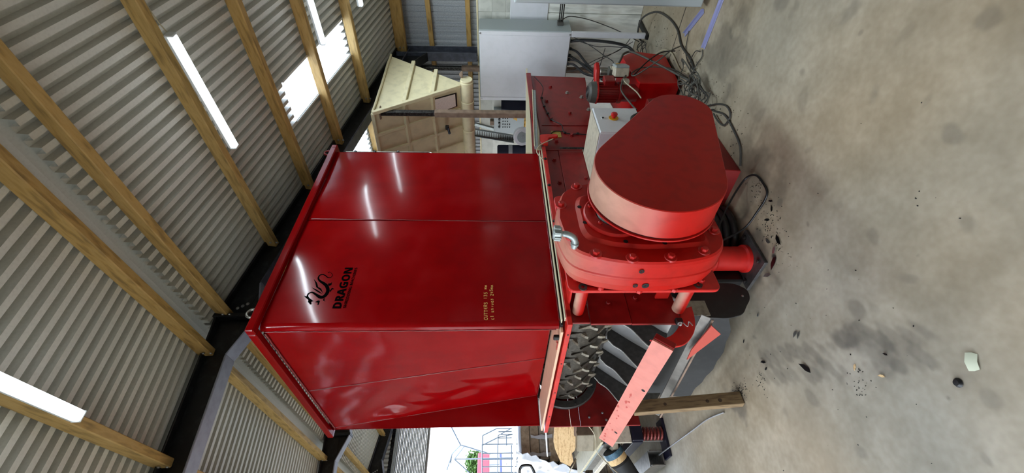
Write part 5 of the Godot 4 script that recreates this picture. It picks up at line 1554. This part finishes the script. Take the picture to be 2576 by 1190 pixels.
	for i in 260:
		var q := V(lerpf(2.1, 4.3, rng.randf()), 0, 0)
		q.z = -1.62 - (q.x - 2.1) * 0.12 + rng.randfn(0, 0.11)
		var s := rng.randf_range(0.001, 0.0035)
		cr.box(q + V(0, s * 0.3, 0), V(s * 2, s, s * 1.4), 0.0, Basis(Vector3.UP, rng.randf() * 6))
	solo(cr, "floor_grit", M.crumb, "brown grit swept up along the cables", "grit", "", "stuff")

# ---------------------------------------------------------------- left of the machine and out through the doorway
func build_left_side() -> void:
	# prop under the salmon bar (machine frame)
	var t0 := thing("timber_prop", "rough timber post propping the salmon bar on the floor", "post", V(1.14, 0, -2.575), MACHINE_TURN)
	var p := MB.new()
	p.bar(V(1.14, 0.0, -2.575), V(1.14, 0.66, -2.685), 0.08, 0.05, V(0, 0, 1), 0.003)
	part(p, "post", M.lumber, t0)
	for q in [[0.14, 0.012], [0.215, 0.011], [0.47, 0.01]]:
		var f: float = q[0] / 0.66
		part(MB.new().lathe(V(1.132 + 0.01 * f, q[0], -2.575 - 0.11 * f + 0.0256), V(0, 0.164, 0.986), [Vector2(q[1], 0), Vector2(q[1] * 0.5, 0.0008), Vector2(0, 0.0008)], 14), "knot", M.knot, t0)
	build_conveyor()
	build_boards()
	# hand truck handle
	var t := thing("hand_truck", "hand truck with a black looped handle, at the left end of the wrapped stack", "trolley", V(0.75, 0, -5.3))
	part(MB.new().tube(curve([V(0.72, 0.03, -5.32), V(0.74, 0.9, -5.35), V(0.85, 1.24, -5.28), V(1.02, 1.266, -5.142), V(1.077, 1.254, -5.098), V(1.092, 1.22, -5.083), V(1.09, 1.16, -5.081), V(1.073, 1.135, -5.094), V(1.021, 1.105, -5.137), V(0.9, 1.06, -5.23), V(0.78, 0.95, -5.33)]), 0.014, 10), "handle", M.black_gloss, t)
	part(MB.new().box(V(0.98, 1.19, -5.19), V(0.12, 0.03, 0.05), 0.006, Basis(Vector3.UP, 0.7)), "yellow_grip", M.yellow, t)
	part(MB.new().box(V(0.74, 0.02, -5.28), V(0.3, 0.02, 0.24), 0.003), "toe_plate", M.black, t)

func build_conveyor() -> void:
	var t := thing("vibrating_conveyor", "grey vibrating conveyor on a coil spring and navy frame, left of the timber post", "conveyor", V(1.1, 0, -4.9))
	var z0 := -4.03
	var z1 := -5.0
	part(MB.new().box(V(1.02, 0.595, (z0 + z1) * 0.5), V(0.03, 0.03, z0 - z1), 0.004), "side_rail", M.gal, t)
	part(MB.new().box(V(1.02, 0.54, (z0 + z1) * 0.5), V(0.008, 0.09, z0 - z1), 0.001), "side_plate", M.grey_bar, t)
	part(MB.new().box(V(1.0, 0.48, (z0 + z1) * 0.5), V(0.05, 0.05, z0 - z1), 0.004), "lower_rail", M.white_dirty, t)
	part(MB.new().box(V(1.5, 0.54, (z0 + z1) * 0.5), V(0.008, 0.12, z0 - z1), 0.001), "side_plate", M.grey_bar, t)
	part(MB.new().box(V(1.26, 0.49, (z0 + z1) * 0.5), V(0.48, 0.006, z0 - z1), 0.001), "trough", M.grey_bar, t)
	part(MB.new().box(V(1.19, 0.43, z0 + 0.02), V(0.34, 0.19, 0.02), 0.003), "end_plate", M.white_dirty, t)
	part(MB.new().box(V(1.045, 0.55, z0 + 0.025), V(0.05, 0.05, 0.03), 0.004), "blue_corner", M.tarp_blue, t)
	# navy frame
	var nf := part(MB.new().box(V(1.13, 0.275, z0 + 0.0), V(0.19, 0.095, 0.07), 0.004), "navy_crossbeam", M.navy, t)
	part(MB.new().box(V(1.06, 0.275, (z0 + z1) * 0.5), V(0.07, 0.095, z0 - z1), 0.004), "navy_rail", M.navy, t)
	part(MB.new().box(V(1.4, 0.275, (z0 + z1) * 0.5), V(0.07, 0.095, z0 - z1), 0.004), "navy_rail", M.navy, t)
	# springs
	for zc in [-4.08]:
		var sp := []
		for i in 121:
			var a := TAU * i / 20.0
			sp.append(V(1.11 + cos(a) * 0.05, 0.03 + i / 120.0 * 0.19, zc + sin(a) * 0.05))
		part(MB.new().tube(sp, 0.0115, 10), "coil_spring", M.spring, t)
		part(MB.new().box(V(1.07, 0.012, zc - 0.02), V(0.32, 0.022, 0.16), 0.003), "base_plate", M.navy, t)
		part(MB.new().box(V(1.06, 0.13, zc), V(0.03, 0.2, 0.02), 0.003), "guide_strip", M.grey_bar, t)
	# channel on the plate
	var ch := MB.new()
	ch.box(V(0.93, 0.035, -4.6), V(0.12, 0.012, 0.9), 0.002)
	ch.box(V(0.872, 0.09, -4.6), V(0.012, 0.12, 0.9), 0.002)
	ch.box(V(0.988, 0.09, -4.6), V(0.012, 0.12, 0.9), 0.002)
	part(ch, "channel", M.grey_bar, t)
	part(MB.new().box(V(0.93, 0.152, -4.62), V(0.128, 0.006, 0.86), 0.001), "channel_cover", M.grey_bar, t)
	# discharge duct with its clamp
	var du := MB.new()
	du.lathe(V(0.99, 0.5, -4.1), V(-0.62, -0.42, -0.3), [Vector2(0.0, 0), Vector2(0.085, 0.004), Vector2(0.085, 0.1), Vector2(0.095, 0.12), Vector2(0.1, 0.75), Vector2(0, 0.75)], 28)
	var duct := part(du, "duct", M.rubber, t)
	part(MB.new().lathe(V(0.99, 0.5, -4.1), V(-0.62, -0.42, -0.3), [Vector2(0.088, 0), Vector2(0.09, 0.002), Vector2(0.09, 0.05), Vector2(0.088, 0.052)], 28), "duct_clamp", M.clamp_blue, duct)
	part(MB.new().lathe(V(0.99, 0.5, -4.1), V(-0.62, -0.42, -0.3), [Vector2(0.0865, 0.05), Vector2(0.0875, 0.052), Vector2(0.0875, 0.1), Vector2(0.0865, 0.102)], 28), "duct_collar", M.lumber_pale, duct)
	solo(MB.new().tube(curve([V(0.917, 0.008, -2.91), V(0.953, 0.008, -3.173), V(0.962, 0.008, -3.491), V(0.97, 0.02, -3.9), V(0.95, 0.07, -4.15)]), 0.0055, 8), "metal_rod", M.zinc, "thin bent metal rod lying on the floor, running to the conveyor", "rod")
	solo(MB.new().tube(curve([V(1.16, 0.74, -3.9), V(1.09, 0.66, -3.99), V(0.98, 0.645, -4.06), V(0.93, 0.6, -4.1), V(0.78, 0.5, -4.0), V(0.7, 0.4, -3.9)]), 0.0045, 6), "twine", M.cable_white, "thin cream cord hanging over the conveyor's side rail", "twine")
	solo(MB.new().tube(curve([V(0.95, 0.8, -4.25), V(0.896, 0.84, -4.2), V(0.85, 0.87, -4.25), V(0.8, 0.86, -4.3), V(0.74, 0.7, -4.4), V(0.7, 0.3, -4.4), V(0.7, 0.01, -4.3)]), 0.0045, 6), "twine", M.cable_white, "thin cream cord dangling from the tip of the broken plywood", "twine")

func build_boards() -> void:
	var spec := [[1.0, 1.19, 0.622, -3.9, -5.2, M.pale_board, "pale cream board laid along the conveyor's near edge"], [1.2, 1.36, 0.62, -3.85, -5.3, M.grey_board, "weathered grey board laid on the conveyor beside the cream one"], [1.37, 1.55, 0.622, -3.9, -5.4, M.pale_board, "pale board farthest right on the conveyor"]]
	for s in spec:
		solo(MB.new().box(V((s[0] + s[1]) * 0.5, s[2], (s[3] + s[4]) * 0.5), V(s[1] - s[0], 0.022, s[3] - s[4]), 0.002), "board", s[5], s[6], "board", "boards on the conveyor")
	# broken plywood on edge over the boards
	var pl := poly([-0.02, 0.0, 0.36, 0.03, 0.36, 0.2, -0.01, 0.215, -0.08, 0.2, -0.2, 0.15, -0.245, 0.06, -0.2, 0.03, -0.12, 0.045, -0.1, 0.02])
	var dir := V(0.74, 0, 0.67)
	solo(MB.new().prism(pl, V(1.12, 0.775, -4.25), dir, V(0.02, 1, -0.1).normalized(), V(-0.67, 0, 0.74) * 0.014, 0.001), "broken_plywood", M.lumber_pale, "torn sheet of raw plywood leaning on the boards, splintered at its left end", "plywood")
	solo(MB.new().bar(V(1.14, 0.79, -4.2), V(1.4, 0.795, -3.97), 0.03, 0.025), "wood_strip", M.rusty, "short dark brown wood strip along the plywood's lower edge", "wood strip")
	solo(MB.new().box(V(1.25, 0.71, -4.35), V(0.5, 0.155, 0.16), 0.004, Basis(Vector3.UP, 0.75)), "packing_beam", M.grey_board, "thick grey packing beam under the torn plywood", "beam")
	# wrapped stack of boards
	var t := thing("wrapped_board_stack", "tall stack of brown boards wrapped in torn white plastic film, seen past the hopper", "board stack", V(1.9, 0, -5.9))
	for i in 11:
		var y := 0.06 + i * 0.11
		var xl: float = 0.98 + i * 0.032 + rng.randf_range(-0.02, 0.02)
		part(MB.new().box(V((xl + 2.9) * 0.5, y, -5.93), V(2.9 - xl, 0.104, 0.8), 0.006), "board", M.stack_wood[i % 3], t)
	var rows := []
	for i in 26:
		var v := i / 25.0
		var row := []
		for j in 17:
			var w := j / 16.0
			var y := 0.02 + v * 1.235
			var xl := 0.93 + v * 0.38
			row.append(V(xl + rng.randf_range(-0.02, 0.02) - 0.03 * sin(w * 9.0), y + rng.randf_range(-0.01, 0.01), -5.42 - w * 0.95 + rng.randf_range(-0.012, 0.012)))
		rows.append(row)
	part(MB.new().slab(rows, V(-1, 0.2, 0), V(0.006, 0, 0)), "film_end", M.film, t, "crumpled white film")
	rows = []
	for i in 6:
		var row := []
		for j in 20: row.append(V(1.28 + j / 19.0 * 1.7, 1.272 + rng.randf_range(0, 0.014), -5.5 - i / 5.0 * 0.86))
		rows.append(row)
	part(MB.new().slab(rows, V(0, 1, 0), V(0, -0.004, 0)), "film_top", M.film, t)
	for k in 7:
		var x := 1.3 + k * 0.2 + rng.randf_range(-0.05, 0.05)
		var yy := rng.randf_range(0.45, 0.95)
		var pp := MB.new()
		var rr := []
		for i in 7:
			var row := []
			for j in 4: row.append(V(x + (j / 3.0 - 0.5) * rng.randf_range(0.02, 0.07), yy + i / 6.0 * 0.26, -5.518 + rng.randf_range(-0.004, 0.006)))
			rr.append(row)
		pp.slab(rr, V(0, 0, 1), V(0, 0, -0.003))
		part(pp, "film_shred", M.film, t)
	var fb := MB.new()
	fb.bar(V(0.92, 1.176, -3.21), V(0.775, 1.163, -3.34), 0.028, 0.008)
	solo(fb, "flat_bar", M.white_box, "white flat bar jutting out behind the shredder's flange", "bar")

# ---------------------------------------------------------------- small things on the floor
func build_floor_things() -> void:
	for q in [[V(3.262, 0.0, -1.303), V(3.444, 0.0, -1.562), "shorter purple-grey metal strip on the floor beside the grey cabinet", 0.032], [V(3.048, 0.0, -0.8), V(3.052, 0.0, -1.48), "longer purple-grey metal strip on the floor, reaching in from the picture's edge", 0.028]]:
		var d: Vector3 = (q[1] - q[0]).normalized()
		var sd := d.cross(Vector3.UP)
		var b := MB.new()
		b.bar(q[0] + V(0, 0.004, 0), q[1] + V(0, 0.004, 0), q[3], 0.006)
		b.bar(q[0] + V(0, 0.012, 0) + sd * q[3] * 0.5, q[1] + V(0, 0.012, 0) + sd * q[3] * 0.5, 0.004, 0.022)
		solo(b, "metal_strip", M.purple, q[2], "metal strip", "purple-grey strips on the floor")
	# shreds: flat pointed scraps
	var spots := [[0.838, -2.0, 0.035, 0, "dark plastic shred right of the timber post, longest of the scraps"], [1.0, -1.96, 0.022, 1, ""], [0.985, -1.94, 0.02, 1, ""], [1.0, -2.3, 0.02, 0, ""], [0.96, -2.3, 0.016, 0, ""], [1.23, -2.17, 0.016, 1, ""], [0.72, -1.72, 0.014, 2, ""], [0.70, -1.55, 0.01, 0, ""], [0.64, -1.62, 0.014, 2, ""], [1.45, -1.75, 0.035, 0, ""], [1.38, -1.86, 0.04, 0, ""], [1.5, -1.82, 0.03, 1, ""], [1.36, -1.95, 0.03, 1, ""], [1.62, -1.68, 0.018, 0, ""], [1.66, -1.66, 0.016, 0, ""], [1.6, -1.75, 0.02, 0, ""], [1.43, -1.81, 0.03, 1, ""], [1.18, -2.4, 0.012, 0, ""]]
	for s in spots:
		var r: float = s[2]
		var pg := poly([-r, -r * 0.2, -r * 0.2, -r * 0.4, r * 1.1, -r * 0.1, r * 0.3, r * 0.35, -r * 0.6, r * 0.3])
		var a := rng.randf() * TAU
		var ax := V(cos(a), rng.randf_range(0.05, 0.2), sin(a)).normalized()
		var ay := ax.cross(Vector3.UP).normalized()
		var lab: String = s[4]
		if lab == "": lab = ["black plastic shred scattered on the floor by the machine", "shiny pale scrap of foil on the floor by the machine", "small yellowish chip on the open floor"][s[3]]
		solo(MB.new().prism(pg, V(s[0], 0.004 + r * 0.12, s[1]), ax, ay, ax.cross(ay) * 0.002), "scrap", [M.black_gloss, M.bright, M.lumber_pale][s[3]], lab, "scrap", ["black shreds on the floor", "shiny scraps on the floor", "yellowish chips on the floor"][s[3]] if s[4] == "" else "")
	var nut := MB.new()
	var crumple := [[0, 0, 0.010], [0.5, 0, 0.017], [1, 0, 0.007], [0, 0.5, 0.005], [0.5, 0.5, 0.013], [1, 0.5, 0.004], [0.1, 1, 0.002], [0.5, 1, 0.008], [0.9, 1, 0.003]]
	var g3 := []
	for i in 3:
		var row := []
		for j in 3:
			var q: Array = crumple[i * 3 + j]
			row.append(V(0.575 - q[0] * 0.05 - q[1] * 0.012, q[2] + 0.001, -1.27 - q[0] * 0.03 + q[1] * 0.028))
		g3.append(row)
	nut.slab(g3, Vector3.UP, V(0, -0.0012, 0))
	solo(nut, "paper_scrap", M.pale_green, "crumpled pale green scrap of paper on the open floor", "paper")
	solo(MB.new().lathe(V(0.51, 0, -1.36), Vector3.UP, [Vector2(0.013, 0), Vector2(0.016, 0.004), Vector2(0.01, 0.012), Vector2(0, 0.013)], 10), "pebble", M.black, "small black lump on the floor near the pale green scrap", "pebble")
	# sweepings: under the post and before the gearbox foot
	var cr := MB.new()
	for q in [[0.96, -2.66, 0.025, 0.05, 160], [1.52, -1.76, 0.09, 0.05, 110], [0.66, -1.75, 0.03, 0.03, 30], [0.93, -2.4, 0.03, 0.03, 30], [1.8, -1.72, 0.07, 0.04, 50], [1.0, -2.0, 0.4, 0.3, 45], [0.8, -1.3, 0.5, 0.4, 24]]:
		for i in q[4]:
			var s := rng.randf_range(0.0008, 0.003)
			cr.box(V(q[0] + rng.randfn(0, q[2]), s * 0.3, q[1] + rng.randfn(0, q[3])), V(s * 2, s, s * 1.2), 0.0, Basis(Vector3.UP, rng.randf() * 6))
	solo(cr, "floor_crumbs", M.black, "black plastic crumbs swept about the post and the machine's foot", "crumbs", "", "stuff")

# ---------------------------------------------------------------- the yard seen through the doorway
func build_outside() -> void:
	var g := "steel cage trolleys in the yard"
	var t := thing("cage_trolley", "blue-grey steel cage trolley outside the doorway, with open sloping racks", "trolley", V(2.2, 0, -8.65))
	var bars := [[2.22, 1.749, -8.614, 1.814, 1.749, -8.957], [2.212, 1.462, -8.605, 1.806, 1.462, -8.947], [2.193, 1.204, -8.605, 1.799, 1.204, -8.938], [2.215, 0.1, -8.61, 1.8, 0.1, -8.95],
		[2.22, 1.749, -8.614, 2.2, 0.05, -8.61], [2.09, 1.742, -8.723, 2.073, 0.1, -8.703], [2.006, 1.742, -8.795, 1.988, 0.1, -8.774], [1.9, 1.745, -8.88, 1.88, 0.1, -8.86], [1.814, 1.749, -8.957, 1.8, 0.05, -8.94],
		[2.344, 1.742, -8.51, 2.438, 1.476, -8.415], [2.438, 1.476, -8.415, 2.43, 1.219, -8.406], [2.344, 1.742, -8.51, 2.299, 1.742, -8.548], [2.299, 1.742, -8.548, 2.23, 1.742, -8.61], [2.336, 1.454, -8.5, 2.438, 1.2, -8.41], [2.209, 1.742, -8.624, 2.313, 1.447, -8.519], [2.313, 1.447, -8.519, 2.349, 1.145, -8.47], [2.336, 1.454, -8.5, 2.2, 1.454, -8.6], [2.34, 1.3, -8.49, 2.19, 1.3, -8.6], [2.35, 1.4, -8.48, 2.35, 1.15, -8.48], [2.39, 1.45, -8.45, 2.39, 1.2, -8.45], [2.3, 1.45, -8.53, 2.3, 1.2, -8.52]]
	for b in bars: part(MB.new().cyl(V(b[0], b[1], b[2]), V(b[3], b[4], b[5]), 0.011 if b[1] > 1.7 else 0.009, 8), "tube", M.cage, t)
	# tarpaulin lean-to
	var tp := thing("tarpaulin_shelter", "white tarpaulin hung on a thin grey pole frame in the yard", "shelter", V(3.0, 0, -10.8))
	var rows := []
	var top := curve([V(3.5, 2.75, -10.2), V(3.077, 2.489, -10.554), V(2.9, 2.37, -10.69), V(2.789, 2.287, -10.785), V(2.713, 2.1, -10.838), V(2.64, 1.79, -10.887), V(2.6, 1.6, -10.9)], 4)
	for i in 7:
		var v := i / 6.0
		var row := []
		for j in top.size():
			var q: Vector3 = top[j]
			row.append(V(q.x, q.y * (1 - v), q.z + 0.08 * sin(j * 1.1 + v * 2.0) * v))
		rows.append(row)
	part(MB.new().slab(rows, V(-0.6, 0, 0.7), V(0.004, 0, -0.004)), "sheet", M.tarp_white, tp)
	for b in [[V(3.5, 2.78, -10.2), V(2.775, 2.3, -10.796)], [V(2.775, 2.29, -10.796), V(2.6, 1.6, -10.92)], [V(2.775, 2.3, -10.8), V(2.638, 2.507, -11.0)], [V(2.75, 2.22, -10.83), V(2.55, 2.45, -11.1)], [V(2.638, 2.507, -11.0), V(2.476, 2.536, -11.15)], [V(2.55, 2.45, -11.1), V(2.3, 2.1, -11.3)], [V(2.64, 2.5, -11.0), V(2.35, 2.62, -11.2)], [V(2.55, 2.45, -11.1), V(2.55, 0, -11.1)], [V(3.4, 2.7, -10.3), V(3.4, 0, -10.3)]]:
		part(MB.new().cyl(b[0], b[1], 0.016, 8), "pole", M.cage, tp)
	# far shed, blue skip rail, white tanks, trees
	var sh := thing("far_shed", "small white shed with a crimson upper band, far across the yard", "shed", V(4.3, 0, -20))
	part(MB.new().box(V(3.95, 0.85, -20.6), V(1.6, 1.72, 1.2), 0.02, Basis(Vector3.UP, 0.7)), "walls", M.tarp_white, sh)
	part(MB.new().box(V(3.95, 1.95, -20.58), V(1.64, 0.5, 1.24), 0.02, Basis(Vector3.UP, 0.7)), "crimson_band", M.crimson, sh)
	for k in 5: part(MB.new().box(V(4.25, 0.85, -19.55).lerp(V(3.3, 0.85, -20.35), k / 4.0), V(0.03, 1.7, 0.05), 0.005, Basis(Vector3.UP, 0.7)), "cladding_rib", M.cage, sh)
	var bs := thing("blue_skip", "long low blue-rimmed white container in front of the far shed", "container", V(3.8, 0, -17.7))
	part(MB.new().box(V(3.75, 1.265, -17.8), V(1.3, 0.07, 0.6), 0.01, Basis(Vector3.UP, 0.7)), "blue_rim", M.bright_blue, bs)
	part(MB.new().box(V(3.75, 0.62, -17.82), V(1.25, 1.22, 0.55), 0.02, Basis(Vector3.UP, 0.7)), "white_body", M.white_box, bs)
	for k in 6: part(MB.new().box(V(3.95 - k * 0.12, 0.95 + 0.1 * (k % 2), -17.42 - k * 0.1), V(0.05, 0.02, 0.02), 0.0, Basis(Vector3.UP, 0.7)), "scuff", M.black, bs)
	for q in [[5.9, -26.4, 3.0, 0.55, "green tree above the tarpaulin shelter"], [4.9, -26.8, 2.9, 0.75, "green tree left of the far shed"]]:
		var tr := thing("tree", q[4] + " beyond the yard", "tree", V(q[0], 0, q[1]), 0.0, "trees beyond the yard")
		part(MB.new().tube(curve([V(q[0], 0, q[1]), V(q[0] + 0.05, 1.2, q[1]), V(q[0] - 0.05, 2.3, q[1])]), 0.08, 8), "trunk", M.rusty, tr)
		var mm := MultiMesh.new()
		mm.transform_format = MultiMesh.TRANSFORM_3D
		var lf := MB.new()
		lf.quad(V(-0.05, 0, 0), V(0, 0.02, 0.03), V(0.06, 0, 0), V(0, 0.0, -0.03), Vector3.UP)
		mm.mesh = lf.mesh()
		mm.instance_count = 1500
		for i in 1500:
			var d: Vector3 = V(rng.randfn(), rng.randfn() * 0.9, rng.randfn()).normalized() * pow(rng.randf(), 0.4) * q[3]
			d += V(sin(i * 0.37), cos(i * 0.53), sin(i * 0.71)) * 0.1
			mm.set_instance_transform(i, Transform3D(Basis.from_euler(V(rng.randf() * 6, rng.randf() * 6, 0)) * 1.6, V(q[0], q[2] - 0.45, q[1]) + d - tr.position))
		var mi := MultiMeshInstance3D.new()
		mi.name = "leaves"
		mi.multimesh = mm
		mi.material_override = M.leaf
		mi.set_meta("kind", "stuff")
		tr.add_child(mi)

func _ready() -> void:
	rng.seed = 7
	# camera
	var cam := Camera3D.new()
	cam.name = "camera"
	add_child(cam)
	var fwd := V(cos(AZ), 0, -sin(AZ))
	var right := V(sin(AZ), 0, cos(AZ))
	var pitch := atan(48.0 / 1085.0)
	var f := fwd * cos(pitch) - Vector3.UP * sin(pitch)
	var u := Vector3.UP * cos(pitch) + fwd * sin(pitch)
	cam.transform = Transform3D(Basis(-u, right, -f), V(0, EYE, 0))
	cam.fov = rad_to_deg(2.0 * atan(595.0 / 1085.0))
	cam.near = 0.02
	cam.far = 200.0
	cam.current = true
	# sky and exposure
	var we := WorldEnvironment.new()
	we.name = "environment"
	var env := Environment.new()
	var sky := Sky.new()
	var sm := ProceduralSkyMaterial.new()
	sm.sky_top_color = Color(0.8, 0.87, 0.96)
	sm.sky_horizon_color = Color(0.97, 0.985, 1.0)
	sm.sky_curve = 0.2
	sm.ground_horizon_color = Color(0.75, 0.75, 0.73)
	sm.ground_bottom_color = Color(0.5, 0.49, 0.46)
	sm.sky_energy_multiplier = 1.0
	sky.sky_material = sm
	env.background_mode = Environment.BG_SKY
	env.sky = sky
	env.background_energy_multiplier = 5.0
	env.tonemap_mode = Environment.TONE_MAPPER_LINEAR
	env.tonemap_exposure = 2.3
	env.sdfgi_enabled = true
	env.ssao_enabled = true
	env.ssil_enabled = true
	we.environment = env
	add_child(we)
	make_materials()
	build_shed()
	build_lamps()
	build_hopper()
	build_machine()
	build_right_side()
	build_left_side()
	build_floor_things()
	build_outside()
